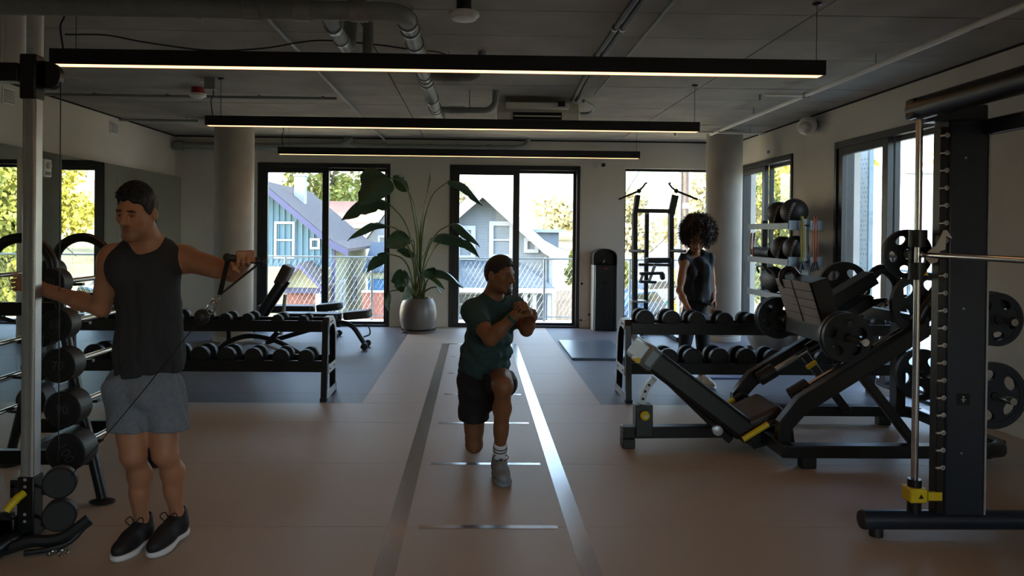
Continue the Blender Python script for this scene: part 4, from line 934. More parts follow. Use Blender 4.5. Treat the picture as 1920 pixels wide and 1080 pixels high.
for s in (-1, 1): MB().bx(s*.172-.017, s*.172+.017, -.155, .15, 0, 1.06).build('side_panel', 'aluminium' if s < 0 else 'black_steel', dp, bevel=.004)
MB().ell((0, -.02, 1.07), (.10, .10, .03), 20, 8).build('wipe_drum', 'black_rubber', dp)
MB().tube(bez([(-.01, -.04, 1.08), (-.005, -.05, 1.12), (.005, -.055, 1.15)], 4), [.03, .028, .026, .022, .018, .015, .012, .008, .003], 8).build('wipe', 'paint_white', dp)
MB().prism([(-.05, 0), (.05, 0), (.0, -.06)], (0, -.152, .80), (1, 0, 0), (0, 0, 1), .004).build('bin_slot', 'gap_dark', dp)
MB().bx(-.02, .04, -.154, -.150, .99, 1.015).build('label_badge', 'red', dp)
MB().bx(-.15, .15, -.14, .14, 0, .02).build('plinth', 'black_rubber', dp)
M('mat_blue', '#56636f', .32, var=.1, scale=30, bump=.1, bscale=120, spec=.6)
t = thing('exercise_mat', 'blue-grey exercise mat on the floor in front of the dispenser', 'mat', (1.6, 9.95, 0))
MB().bx(1.21, 1.98, 9.20, 10.74, 0, .028).build('mat_body', 'mat_blue', t, bevel=.008, world=True); MB().bx(1.50, 1.60, 10.60, 10.64, .0281, .0286).build('printed_label', 'paint_white', t, world=True)
M('mat_purple', '#3d3a5c', .5, var=.1)
tag(MB().bx(2.15, 3.05, 8.05, 8.42, 0, .015).build('exercise_mat', 'mat_purple', bevel=.004), 'dark purple mat on the floor behind the right dumbbell rack', 'mat')

# ================================================================ PULL-UP AND DIP STATION
TX, TY = 2.72, 11.25
tw = thing('dip_station', 'black pull-up and dip station with knee-raise pads in front of the third window', 'dip station', (TX, TY, 0))
T = lambda px_, py_, Y=TY: at(px_, py_, Y)-Vector((TX, TY, 0))
for a, b, c in (((1190, 632), (1190, 400), (1196, 366)), ((1258, 632), (1258, 400), (1266, 366))):
    p = [T(*a), T(*b), T(*c)]; p[0].z = .03
    MB().bar(p[0], p[1], .07, .11).build('upright', 'black_steel', tw, bevel=.006); MB().bar(p[1]-Vector((0, 0, .02)), p[2], .065, .10).build('upper_post', 'black_steel', tw, bevel=.006)
MB().bar(T(1194, 395), T(1262, 396), .05, .06).build('cross_bar', 'black_steel', tw)
for a, b, c, d in (((1160, 374), (1198, 358), (1206, 350), (1210, 344)), ((1308, 374), (1268, 358), (1260, 352), (1254, 344))):
    MB().tube([T(*a), T(*b)], .016, 12).build('grip_bar', 'black_rubber', tw); MB().tube([T(*b), T(*c), T(*d), T(*d)+Vector((0, -.08, .0))], .015, 10).build('hook_grip', 'black_rubber', tw); MB().ell(T(*b), .035, 14, 10).build('joint', 'black_steel', tw)
q = T(1213, 398, TY+.35); MB().bar((q.x, .35, .03), (q.x, .35, q.z), .06, .06).build('rear_post', 'black_steel', tw, bevel=.005)
MB().bar((q.x, .35, q.z-.02), T(1213, 396), .05, .05).build('top_link', 'black_steel', tw)
for a in ((1182, 470), (1258, 470)):
    p = T(*a); MB().cyl(p+Vector((-.02, -.03, 0)), p+Vector((.12, -.35, 0)), .022, n=12).build('dip_handle', 'black_rubber', tw); MB().cyl(p+Vector((.0, .0, 0)), p+Vector((.15, 0, 0)), .03, n=12).build('handle_socket', 'silver_steel', tw)
MB().bar(T(1212, 488, TY-.1), T(1257, 488, TY-.1), .20, .08).build('back_pad', 'pad_black', tw, bevel=.02)
MB().bar(T(1198, 496), T(1256, 497), .05, .04).build('pad_beam', 'black_steel', tw)
MB().bar(T(1200, 513, TY-.1), T(1243, 512, TY-.1), .12, .045).build('arm_pad', 'pad_black', tw, bevel=.012); MB().bar(T(1199, 528, TY-.1), T(1230, 529, TY-.1), .12, .04).build('arm_pad', 'pad_black', tw, bevel=.012)
MB().bar(T(1228, 497, TY-.12), T(1217, 528, TY-.12), .03, .04).build('pad_bracket', 'silver_steel', tw); MB().bar(T(1206, 512, TY-.12), T(1200, 530, TY-.12), .03, .04).build('pad_bracket', 'silver_steel', tw)
MB().lathe([(.05, -.03), (.06, 0), (.05, .03)], T(1242, 518, TY-.1), (1, 0, .1), 18).build('roller_pad', 'pad_black', tw)
MB().bar(T(1228, 492, TY-.16), T(1240, 492, TY-.16), .03, .03).build('pull_pin', 'yellow', tw)
MB().bar(T(1182, 564), T(1211, 565), .22, .03).build('foot_step', 'silver_steel', tw, bevel=.004); p = T(1203, 580); MB().bar((p.x, 0, .03), (p.x, 0, p.z), .05, .05).build('step_post', 'black_steel', tw)
p0, p1 = T(1190, 632), T(1258, 632)
for x in (p0.x, p1.x): MB().bar((x, -.45, .035), (x, .5, .035), .07, .06).build('floor_foot', 'black_steel', tw, bevel=.005)
MB().bar((p0.x, .35, .035), (p1.x, .35, .035), .06, .05).build('base_beam', 'black_steel', tw)

# ================================================================ STORAGE RACK BY THE RIGHT WALL
M('rack_grey', '#7a8288', .45, .3, var=.08); M('ball_leather', '#26211e', .5, var=.2, scale=20, bump=.2, bscale=90); M('ball_silver', '#8f8b85', .3, .3, var=.06, coat=.3)
M('band_yellow', '#a67f1a', .5); M('band_red', '#8a2a1c', .5); M('band_orange', '#a5561a', .5); M('band_green', '#4c6b2c', .5)
X0, X1, YA, YZ = 3.77, 4.20, 8.92, 10.25
sr = thing('storage_rack', 'grey steel storage rack with medicine balls along the right wall', 'rack', ((X0+X1)/2, (YA+YZ)/2, 0))
for yy in (YA, YZ-.05):
    MB().bx(3.95, 4.02, yy, yy+.05, 0, 1.77).build('upright', 'rack_grey', sr, bevel=.004, world=True)
    MB().bx(X0, X1, yy, yy+.05, 0, .05).build('floor_foot', 'rack_grey', sr, bevel=.004, world=True)
SZ = [1.70, 1.26, .82]
for z in SZ:
    MB().bx(X0, X1, YA, YZ, z-.02, z).build('shelf_board', 'black_rubber', sr, world=True); MB().bx(X0-.012, X0, YA, YZ, z-.055, z+.02).build('shelf_lip', 'rack_grey', sr, world=True)
    for a, b in ((X0, 3.945), (4.025, X1)): MB().bx(a, b, YA-.008, YA, z-.065, z+.05).build('end_plate', 'rack_grey', sr, world=True)
def medball(x, y, z, r, lab):
    b = thing('medicine_ball', lab, 'ball', (x, y, z+r-.004), 0, 'medicine balls on the storage rack'); MB().ell((0, 0, 0), r, 28, 18).build('ball_skin', 'ball_leather', b)
    sm = MB(); 
    for k in range(26):
        a = -1.0+2.0*k/25; p = Vector((-math.cos(a)*.55, -math.cos(a)*.62, math.sin(a))).normalized()
        p = Matrix.Rotation(.5, 3, 'X') @ p; e = Vector((0, .3, 1)).cross(p).normalized()
        sm.bar(p*r*1.005-e*.018+Vector((0, 0, .006 if k % 2 else -.006)), p*r*1.005+e*.018, .004, .004, up=p)
    o = sm.build('stitching', 'frosted', b); o['kind'] = 'stuff'
medball(3.94, 9.16, SZ[0], .165, 'black stitched medicine ball at the near end of the top shelf'); medball(3.93, 9.60, SZ[0], .155, 'black medicine ball farther back on the top shelf')
medball(3.94, 9.10, SZ[1], .155, 'black stitched medicine ball at the near end of the second shelf'); medball(3.92, 9.44, SZ[1], .15, 'black medicine ball behind another on the second shelf')
t = thing('foam_roller', 'long black foam roller lying on the far part of the second shelf', 'foam roller', (3.88, 9.95, SZ[1]+.075)); MB().lathe([(.05, -.30), (.073, -.295), (.073, .295), (.05, .30)], d=(0, 1, 0), n=24).build('foam', 'black_rubber', t); MB().lathe([(.02, -.302), (.02, .302)], d=(0, 1, 0), n=12).build('core', 'gap_dark', t)
t = thing('sandbag', 'dark padded sandbag with handles on the third shelf', 'sandbag', (3.93, 9.75, SZ[2])); MB().ell((0, 0, .17), (.14, .30, .17), 20, 12).build('bag', 'black_rubber', t); MB().tube(bez([(-.12, -.2, .25), (-.18, -.1, .33), (-.18, .1, .33), (-.12, .2, .25)], 5), .014, 8).build('handle', 'black_rubber', t)
t = thing('sandbag', 'dark cylinder bag at the near end of the third shelf', 'sandbag', (3.93, 9.18, SZ[2])); MB().lathe([(.11, 0), (.125, .02), (.125, .30), (.11, .33)], n=24).build('bag', 'black_rubber', t); MB().tube(bez([(-.08, 0, .33), (-.05, 0, .40), (.05, 0, .40), (.08, 0, .33)], 5), .012, 8).build('handle', 'black_rubber', t)
for i, (x, mt, lab) in enumerate(((3.925, 'band_yellow', 'yellow resistance tube hanging left of the rack upright'), (3.905, 'band_orange', 'orange resistance tube hanging left of the rack upright'), (4.045, 'band_orange', 'orange resistance tube hanging right of the rack upright'), (4.065, 'band_red', 'red resistance tube hanging right of the rack upright'), (3.885, 'band_green', 'green resistance tube hanging left of the rack upright'))):
    zt = SZ[0]+.06; y = YA-.05-.012*i; t = thing('resistance_band', lab, 'resistance band', (x, y, zt), 0, 'resistance tubes on the rack')
    MB().tube(bez([(0, .03, .02), (0, 0, .03), (.012, -.01, -.10), (.02, -.01, -.35), (.012, 0, -.50)], 6), .0065, 8).build('tube_front', mt, t); MB().tube(bez([(0, .03, .02), (-.002, 0, .025), (-.012, .005, -.12), (-.005, 0, -.36), (.0, 0, -.52)], 6), .0065, 8).build('tube_back', mt, t)
    MB().cyl((.012, 0, -.50), (.03, -.02, -.60), .014, n=10).build('handle', 'black_rubber', t); MB().cyl((0, 0, -.52), (-.03, -.01, -.62), .014, n=10).build('handle', 'black_rubber', t)
for y in (9.95, 10.05): tag(MB().tube(bez([(X0-.02, y, 1.60), (X0-.03, y, 1.40), (X0-.03, y+.02, 1.30), (X0-.03, y+.04, 1.42), (X0-.02, y+.03, 1.60)], 6), .007, 8).build('resistance_band', 'band_orange' if y < 10 else 'band_yellow'), '%s resistance loop hanging under the far end of the top shelf' % ('orange' if y < 10 else 'yellow'), 'resistance band', 'resistance tubes on the rack')
t = thing('stability_ball', 'large silver stability ball on the floor under the storage rack', 'ball', (3.84, 9.55, 0)); MB().ell((0, 0, .315), .315, 36, 24).build('ball_skin', 'ball_silver', t); MB().lathe([(.02, 0), (.015, .004)], (-.31, -.05, .31), (-1, 0, 0), 12).build('valve', 'black_rubber', t)

# ================================================================ LEG PRESS
LY = 5.58
lp = thing('leg_press', 'black plate-loaded leg press with yellow handles on the right', 'leg press', (2.3, LY, 0))
def LP(px_, py_, Y): return at(px_, py_, Y)-Vector((2.3, LY, 0))
def lb(nm, m, mat='black_steel', bevel=.006, par=None): return m.build(nm, mat, par or lp, bevel=bevel)
L2 = lambda x, y, z: (x-2.3, y-LY, z)
# base
lb('seat_beam', MB().bar(L2(1.09, 5.46, .115), L2(2.05, 5.56, .10), .09, .085)); lb('floor_foot', MB().bx(*[a for a in (-1.21, -1.12, -.17, -.05, .0, .07)]), 'black_rubber')
for y0, nm in ((5.0, 'base_rail'), (6.16, 'base_rail')):
    lb(nm, MB().bar(L2(2.12, y0, .115), L2(3.50, y0, .115), .09, .085))
    lb('rail_end', MB().tube([L2(3.48, y0, .115), L2(3.60, y0+.03*(1 if y0 < 5.5 else -1), .115), L2(3.66, y0+.12*(1 if y0 < 5.5 else -1), .115)], .05, 12), bevel=0)
    for x in (2.26, 3.42): lb('rubber_foot', MB().bx(x-2.3-.05, x-2.3+.05, y0-LY-.04, y0-LY+.04, 0, .075), 'black_rubber')
lb('front_cross', MB().bar(L2(2.12, 4.96, .115), L2(2.12, 6.2, .115), .085, .085)); lb('rear_cross', MB().bar(L2(3.66, 5.1, .115), L2(3.66, 6.06, .115), .085, .085))
lb('spine', MB().bar(L2(1.95, 5.56, .09), L2(2.2, 5.58, .10), .10, .09))
# seat adjuster
lb('adjuster_post', MB().bar(LP(1205, 815, 5.46), LP(1205, 757, 5.46), .125, .12)); 
k = lb('adjuster_knob', MB().lathe([(.028, 0), (.034, .01), (.034, .03), (.02, .04)], LP(1208, 778, 5.40), (0, -1, 0), 20), 'yellow', 0); lb('knob_cap', MB().lathe([(.014, .04), (.012, .046)], LP(1208, 778, 5.40), (0, -1, 0), 14), 'silver_steel', 0)
arc_pts = [LP(x, y, 5.46) for x, y in ((1204, 757), (1207, 740), (1214, 724), (1227, 708))]
lb('perforated_arc', MB().tube(bez(arc_pts, 4), .030, 4), 'silver_steel', 0)
for x, y in ((1206, 748), (1210, 734), (1217, 722)): lb('arc_hole', MB().lathe([(.009, 0), (.009, .004)], LP(x, y, 5.43), (0, -1, 0), 12), 'gap_dark', 0)
# back pad: slab from upper left to the seat
a, b = LP(1200, 657, 5.5), LP(1392, 802, 5.52); d = (b-a).normalized(); R_ = Matrix((d, Vector((0, 1, 0)), d.cross(Vector((0, 1, 0))))).transposed()
bp = MB().box((a+b)/2, ((b-a).length, .50, .165), R_).build('back_pad', 'pad_black', lp, bevel=.03)
MB().box(a+d*.035, (.11, .512, .172), R_).build('head_cover', 'rack_grey', lp, bevel=.03)
lb('back_beam', MB().bar(a+Vector((.12, 0, -.14)), b+Vector((-.1, 0, -.09)), .10, .05)); lb('pad_hinge', MB().cyl(LP(1189, 672, 5.3), LP(1196, 676, 5.2), .02, n=12), 'yellow', 0)
lb('pivot', MB().lathe([(.035, 0), (.035, .03), (.02, .035)], LP(1344, 806, 5.22), (0, -1, 0), 20), 'silver_steel', 0)
q0 = LP(1412, 775, 5.5)
lb('seat_pad', MB().box(q0, (.31, .46, .11), Matrix.Rotation(-.42, 3, 'Y')), 'pad_brown', .03)
lb('seat_bracket', MB().box(q0+Vector((.06, 0, -.13)), (.26, .30, .12), Matrix.Rotation(-.30, 3, 'Y')))
for Y, g0, g1, h in ((5.22, (1393, 824), (1440, 795), (1480, 800)), (5.86, (1358, 765), (1376, 748), (1402, 745))):
    lb('handle_grip', MB().cyl(LP(*g0, Y), LP(*g1, Y), .021, n=14), 'yellow', 0)
    lb('handle_arm', MB().tube(bez([LP(*g1, Y), (LP(*g1, Y)+LP(*h, Y))/2+Vector((0, 0, .03)), LP(*h, Y), LP(h[0]+6, h[1]+30, Y+.05*(1 if Y < 5.5 else -1))], 5), .016, 10), bevel=0)
# inclined rails, guide rods
for Y, s in ((5.10, 1), (6.02, -1)):
    A0, A1, A2, A3 = Vector(L2(2.13, Y, .11)), Vector(L2(2.14, Y, .25)), Vector(L2(2.26, Y, .41)), Vector(L2(3.10, Y, .94))
    pr_ = [(A0.x-.045, A0.z), (A0.x+.045, A0.z), (A1.x+.045, A1.z-.01), (A2.x+.03, A2.z-.055), (A3.x+.03, A3.z-.055), (A3.x+.0, A3.z+.05), (A2.x-.03, A2.z+.05), (A1.x-.045, A1.z+.04)]
    lb('inclined_rail', MB().prism(pr_, (0, Y-LY+.04, 0), (1, 0, 0), (0, 0, 1), .08))
    lb('rear_post', MB().bar(L2(3.46, Y, .11), L2(3.46, Y, 1.10), .075, .11)); 
    lb('post_arch', MB().tube(bez([L2(3.46, Y, 1.05), L2(3.43, Y, 1.22), L2(3.30, Y, 1.30), L2(3.14, Y, 1.12), L2(3.05, Y, .97)], 6), .042, 12), bevel=0)
    lb('diagonal_brace', MB().bar(L2(2.62, Y, .68), L2(3.05, Y, .14), .06, .06))
    Yr = Y+s*.16
    u = Vector((.853, 0, .522)); r0 = Vector(L2(2.30, Yr, .455)); lb('guide_rod', MB().cyl(r0, r0+u*1.15, .019, n=16), 'chrome', 0)
    lb('rod_stopper', MB().cyl(r0-u*.05, r0+u*.09, .056, n=18), 'black_rubber', 0); lb('stopper_arm', MB().bar(r0+u*.02, Vector(L2(2.36, Y, .47)), .05, .05))
    lb('rod_bearing', MB().cyl(r0+u*.40, r0+u*.62, .045, n=18), bevel=0); lb('rod_top', MB().bar(r0+u*1.14, Vector(L2(3.10, Y, 1.0)), .06, .07))
lb('top_cross', MB().bar(L2(3.10, 5.08, .98), L2(3.10, 6.04, .98), .08, .08))
lb('safety_stop', MB().bar(LP(1513, 690, 5.5), LP(1530, 678, 5.5), .03, .03), 'yellow', .004); lb('safety_stop', MB().bar(L2(2.93, 5.62, 1.02), L2(3.0, 5.58, 1.12), .04, .05), 'yellow', .004)
# sled
T0, T1 = Vector(L2(2.395, 0, 1.23)), Vector(L2(2.54, 0, .79)); T0.y = T1.y = 0; dd = (T1-T0).normalized(); nn = Vector((-dd.z, 0, dd.x)) if True else None
if nn.x > 0: nn = -nn
lp_plate = MB(); R3 = Matrix((dd, Vector((0, 1, 0)), dd.cross(Vector((0, 1, 0))))).transposed()
M('plate_grey', '#aaa7a3', .55, .2, var=.10, scale=12, bump=.1, bscale=60)
yc_ = 5.60-LY
fp = MB().box((T0+T1)/2+Vector((.075, yc_, .02)), ((T1-T0).length, .60, .13), R3).build('sled_box', 'black_steel', lp, bevel=.006)
for r_ in range(7):
    for c_, wdt in ((-.155, .28), (.155, .28)):
        cc = T0+dd*((r_+.5)*(T1-T0).length/7)+Vector((.0, yc_+c_, 0))+nn*.002; MB().box(cc, ((T1-T0).length/7-.005, wdt, .008), R3).build('tread_plate', 'plate_grey', lp, bevel=.002)
lb('sled_handle', MB().tube(bez([LP(1498, 589, 5.78), LP(1480, 548, 5.78), LP(1466, 522, 5.78), LP(1470, 508, 5.78), LP(1484, 505, 5.78), LP(1497, 518, 5.72)], 6), .024, 12), bevel=0)
lb('sled_carriage', MB().bar(L2(2.55, 5.28, .86), L2(2.55, 5.92, .86), .12, .12)); lb('sled_arm', MB().bar(L2(2.58, 5.6, 1.0), L2(3.0, 5.6, 1.26), .16, .10)); lb('sled_arm', MB().bar(L2(2.55, 5.6, .86), L2(2.95, 5.6, 1.10), .30, .08))
for s, Y in ((-1, 5.28), (1, 5.92)): lb('load_horn', MB().cyl(L2(2.515, Y, .885), L2(2.515, 4.74 if s < 0 else 6.44, .885), .024, n=16), 'chrome', 0); lb('horn_collar', MB().cyl(L2(2.515, 5.12 if s < 0 else 6.08, .885), L2(2.515, 5.28 if s < 0 else 5.92, .885), .04, n=16), bevel=0)
for Y0, Y1, x, z in ((5.10, 4.98, 3.50, 1.02), (5.10, 4.98, 3.50, .505), (6.02, 5.70, 3.47, .50), (5.10+.22, 5.16, 3.13, 1.10), (6.02, 6.22, 3.10, 1.13)):
    lb('storage_horn', MB().cyl(L2(x, Y0, z), L2(x, Y1-.22 if Y1 < Y0 else Y1+.1, z), .024, n=16), 'chrome', 0)
random.seed(8)
plate((2.515, 5.03, .885), .172, .034, 'grip plate on the near loading horn of the leg press, inner one'); plate((2.515, 4.985, .885), .168, .034, 'grip plate on the near loading horn of the leg press, outer one')
plate((2.515, 6.14, .885), .172, .034, 'grip plate on the far loading horn of the leg press, behind the foot plate'); plate((2.515, 6.19, .885), .172, .034, 'outer grip plate on the far loading horn of the leg press')
plate((3.13, 5.16, 1.10), .222, .04, 'large grip plate stored at the upper end of the leg press, near side'); plate((3.10, 6.22, 1.13), .222, .04, 'large grip plate stored at the upper end of the leg press, far side')
plate((3.50, 5.00, 1.02), .185, .034, 'upper grip plate on the rear post of the leg press, inner one'); plate((3.50, 4.94, 1.02), .18, .034, 'upper grip plate on the rear post of the leg press, outer one')
plate((3.50, 4.96, .505), .225, .04, 'lower large grip plate on the rear post of the leg press'); plate((3.47, 5.72, .50), .20, .04, 'dark grip plate low between the rear posts of the leg press')

# ================================================================ SMITH MACHINE (right foreground)
SY = 3.86
sm = thing('smith_machine', 'dark Smith machine with chrome guide rod at the right edge of the picture', 'smith machine', (2.5, SY, 0))
def SP_(px_, py_, Y=SY): return at(px_, py_, Y)-Vector((2.5, SY, 0))
for yy in (0, -1.66):
    f0 = SP_(1618, 985); f0.y = 0
    xr_ = 2.315-2.5
    MB().tube([(f0.x, yy, .085), (f0.x+.02, yy, .085), (1.0, yy, .085)], .05, 18).build('base_foot', 'navy_steel', sm); MB().lathe([(.05, 0), (.045, .012), (.02, .016)], (f0.x, yy, .085), (-1, 0, 0), 18).build('foot_cap', 'black_rubber', sm)
    MB().cyl((f0.x+.07, yy, 0), (f0.x+.07, yy, .05), .035, n=16).build('levelling_foot', 'black_rubber', sm)
    MB().bx(-.055, .155, yy-.05, yy+.09, .12, 2.18).build('upright', 'navy_steel', sm, bevel=.012)
    MB().bx(.150, .160, yy-.053, yy-.045, .13, 2.10).build('edge_highlight', 'silver_steel', sm)  # bright strip imitating the highlight along the upright's edge
    MB().bx(-.098, -.055, yy-.045, yy+.02, .13, 2.14).build('peg_strip', 'black_steel', sm, bevel=.004)
    if yy == 0:
        for k in range(20):
            z = 2.095-.0905*k
            if k == 7: continue
            g = MB().lathe([(.011, 0), (.013, .004), (.013, .010), (.006, .011), (.006, .004)], (-.070, -.046, z), (0, -1, 0), 14).build('peg', 'silver_steel', sm); MB().bar((-.102, -.050, z-.003), (-.078, -.050, z), .012, .008).build('peg_tip', 'frosted', g)
    MB().cyl((xr_, yy, .12), (xr_, yy, 2.19), .0175, n=20).build('guide_rod', 'chrome', sm)
    MB().cyl((xr_, yy, .11), (xr_, yy, .30), .034, n=18).build('rod_socket', 'black_steel', sm)
    MB().bx(xr_-.055, xr_+.05, yy-.045, yy+.045, 2.185, 2.29).build('top_bracket', 'black_steel', sm, bevel=.012)
    s_ = MB().bx(xr_-.045, xr_+.045, yy-.045, yy+.045, .185, .26).build('bar_stop', 'yellow', sm, bevel=.008); MB().bx(xr_+.045, -.065, yy-.05, yy-.03, .20, .245).build('stop_hook', 'yellow', s_, bevel=.004)
    text_mb('▲', .03, .001, (xr_+.075, yy-.0515, .222), (1, 0, 0), (0, 0, 1)) if False else MB().prism([(-.014, 0), (.014, 0), (0, .024)], (xr_+.01, yy-.0455, .21), (1, 0, 0), (0, 0, 1), .001).build('warning_mark', 'gap_dark', s_)
    for k in (.45, 1.2, 1.98): MB().lathe([(.006, 0), (.005, .003)], (.03, yy-.05, k), (0, -1, 0), 8).build('bolt', 'silver_steel', sm)
    MB().bx(xr_+.04, .155, yy-.04, yy+.06, 2.17, 2.26).build('side_beam', 'navy_steel', sm, bevel=.01)
MB().tube([(xr_, .03, 2.24), (xr_, -1.75, 2.24)], .060, 20).build('top_beam', 'black_steel', sm); MB().lathe([(.060, 0), (.054, .014), (.02, .02)], (xr_, .03, 2.24), (0, 1, 0), 20).build('beam_cap', 'black_rubber', sm)
MB().bx(.12, .18, -1.66, 0, 2.10, 2.18).build('rear_top_beam', 'navy_steel', sm, bevel=.01)
MB().bx(.0, .07, -.0515, -.05, .70, .76).build('info_plate', 'gap_dark', sm)
MB().ell((.035, -.052, .742), (.006, .001, .006), 8, 6).bar((.035, -.052, .735), (.035, -.052, .715), .008, .002, up=(0, 1, 0)).bar((.022, -.052, .728), (.048, -.052, .728), .004, .002, up=(0, 1, 0)).build('info_figure', 'paint_white', sm)['kind'] = 'stuff'
# bar with hooks, sliding blocks
BZ = 1.475
bb = thing('smith_bar', 'chrome bar with hook levers riding on the Smith machine guide rods', 'barbell', (2.315, SY, BZ))
MB().cyl((.02, .33, 0), (.02, -2.0, 0), .0145, n=18).build('bar', 'chrome', bb)
MB().cyl((.02, .30, 0), (.02, .08, 0), .025, n=18).build('sleeve', 'silver_steel', bb)
for yy in (0, -1.66):
    for dz in (.085, -.085): MB().cyl((0, yy, dz-.045), (0, yy, dz+.045), .044, n=20).build('slide_block', 'black_steel', bb)
    MB().bx(-.02, .03, yy+.02, yy+.05, -.08, .08).build('slide_link', 'black_steel', bb)
    hk = MB().prism([(.03, -.045), (.065, -.035), (.075, .02), (.105, .03), (.108, .10), (.135, .085), (.14, .09), (.112, .13), (.095, .13), (.055, .05), (.015, .02), (.005, -.02)], (0, yy-.06, 0), (1, 0, 0), (0, 0, 1), .008).build('hook_lever', 'frosted', bb, bevel=.002)
    MB().prism([(-.012, 0), (.012, 0), (0, .02)], (.085, yy-.0605, .04), (1, 0, 0), (0, 0, 1), .001).build('warning_mark', 'yellow', hk)
    MB().prism([(-.012, 0), (.012, 0), (0, .02)], (.02, yy-.0445, -.105), (1, 0, 0), (0, 0, 1), .001).build('warning_mark', 'yellow', hk)
plate((2.335, SY+.13, BZ), .133, .028, 'small grip plate loaded on the Smith machine bar')
# ================================================================ IMPLICIT SURFACE TOOLKIT FOR FIGURES
NA = lambda v: np.array(tuple(v), np.float32)
class Sdf:
    def __init__(s): s.p = []
    def rc(s, a, b, r1, r2, k=.02, flat=None, op='u'):       # tapered capsule; flat=(dir, factor) squashes the section along dir
        s.p.append(('c', NA(a), NA(b), r1, r2, k, (NA(Vector(flat[0]).normalized()), flat[1]) if flat else None, op)); return s
    def el(s, c, r, R=None, k=.02, op='u'):
        r = r if isinstance(r, (tuple, list)) else (r, r, r)
        s.p.append(('e', NA(c), np.array(r, np.float32), np.array(R if R is not None else np.eye(3), np.float32), 0, k, None, op)); return s
    def field(s, lo, hi, h):
        n = np.maximum(((hi-lo)/h).astype(int)+2, 3); F = np.ones(n, np.float32)
        ax_ = [lo[i]+h*np.arange(n[i], dtype=np.float32) for i in range(3)]
        for t in s.p:
            kind, a, b, r1, r2, k, flat, op = t
            if kind == 'c': R = max(r1, r2); mn, mx = np.minimum(a, b)-R*1.15, np.maximum(a, b)+R*1.15
            else: R = float(b.max()); mn, mx = a-R, a+R
            m = k+.03+2*h; sl = []
            for i in range(3):
                i0 = int(max(0, math.floor((mn[i]-m-lo[i])/h))); i1 = int(min(n[i], math.ceil((mx[i]+m-lo[i])/h)+1)); sl.append(slice(i0, i1))
            if any(q.start >= q.stop for q in sl): continue
            X, Y, Z = ax_[0][sl[0]][:, None, None], ax_[1][sl[1]][None, :, None], ax_[2][sl[2]][None, None, :]
            if kind == 'c':
                ba = b-a; l2 = float(ba@ba)+1e-12; px_, py_, pz_ = X-a[0], Y-a[1], Z-a[2]
                tt = np.clip((px_*ba[0]+py_*ba[1]+pz_*ba[2])/l2, 0, 1)
                vx, vy, vz = px_-ba[0]*tt, py_-ba[1]*tt, pz_-ba[2]*tt
                if flat:
                    nd, f = flat; dn = (vx*nd[0]+vy*nd[1]+vz*nd[2])*(1/f-1); vx, vy, vz = vx+nd[0]*dn, vy+nd[1]*dn, vz+nd[2]*dn
                d = np.sqrt(vx*vx+vy*vy+vz*vz)-(r1+(r2-r1)*tt)
                if flat: d = d*max(flat[1], .6)
            else:
                Rm = r1; dx, dy, dz = X-a[0], Y-a[1], Z-a[2]     # rows of Rm: world axes of the local frame
                q = [(Rm[0, i]*dx+Rm[1, i]*dy+Rm[2, i]*dz) for i in range(3)]
                k0 = np.sqrt(sum((q[i]/b[i])**2 for i in range(3))); k1 = np.sqrt(sum((q[i]/b[i]**2)**2 for i in range(3)))+1e-6
                d = k0*(k0-1)/k1
            G = F[tuple(sl)]
            if op == 'u': hh = np.maximum(k-np.abs(G-d), 0)/k; F[tuple(sl)] = np.minimum(G, d)-hh*hh*k*.25
            else: d = -d; hh = np.maximum(k-np.abs(G-d), 0)/k; F[tuple(sl)] = np.maximum(G, d)+hh*hh*k*.25
        return F, ax_
def surface_nets(F, lo, h):
    s = F < 0; n = F.shape
    c = [s[i:n[0]-1+i, j:n[1]-1+j, k:n[2]-1+k] for i in (0, 1) for j in (0, 1) for k in (0, 1)]
    cnt = sum(x.astype(np.int8) for x in c); act = (cnt > 0) & (cnt < 8); I = np.argwhere(act)
    if len(I) == 0: return np.zeros((0, 3)), np.zeros((0, 4), int)
    idx = -np.ones(act.shape, np.int64); idx[tuple(I.T)] = np.arange(len(I))
    P = np.zeros((len(I), 3)); W = np.zeros(len(I))
    crn = [(i, j, k) for i in (0, 1) for j in (0, 1) for k in (0, 1)]
    for a in range(8):
        for b in range(a+1, 8):
            if sum(abs(crn[a][i]-crn[b][i]) for i in range(3)) != 1: continue
            fa = F[tuple((I+crn[a]).T)].astype(float); fb = F[tuple((I+crn[b]).T)].astype(float); m = (fa < 0) != (fb < 0)
            t = np.where(m, fa/np.where(m, fa-fb, 1), 0); ca, cb = np.array(crn[a], float), np.array(crn[b], float)
            P += np.where(m[:, None], ca+(cb-ca)*t[:, None], 0); W += m
    V = (I+P/W[:, None])*h+lo; Q = []
    for d in range(3):
        e1, e2 = [x for x in range(3) if x != d]
        sa = [slice(None)]*3; sb = [slice(None)]*3; sa[d] = slice(0, -1); sb[d] = slice(1, None)
        ch = s[tuple(sa)] != s[tuple(sb)]; E = np.argwhere(ch); ok = (E[:, e1] > 0) & (E[:, e2] > 0) & (E[:, e1] < n[e1]-1) & (E[:, e2] < n[e2]-1); E = E[ok]
        o1 = np.zeros(3, int); o1[e1] = 1; o2 = np.zeros(3, int); o2[e2] = 1
        q = np.stack([idx[tuple((E-o1-o2).T)], idx[tuple((E-o2).T)], idx[tuple(E.T)], idx[tuple((E-o1).T)]], 1)
        ins = s[tuple(E.T)]; flip = ins if d != 1 else ~ins
        q[~flip] = q[~flip][:, ::-1]; Q.append(q)
    return V, np.concatenate(Q)
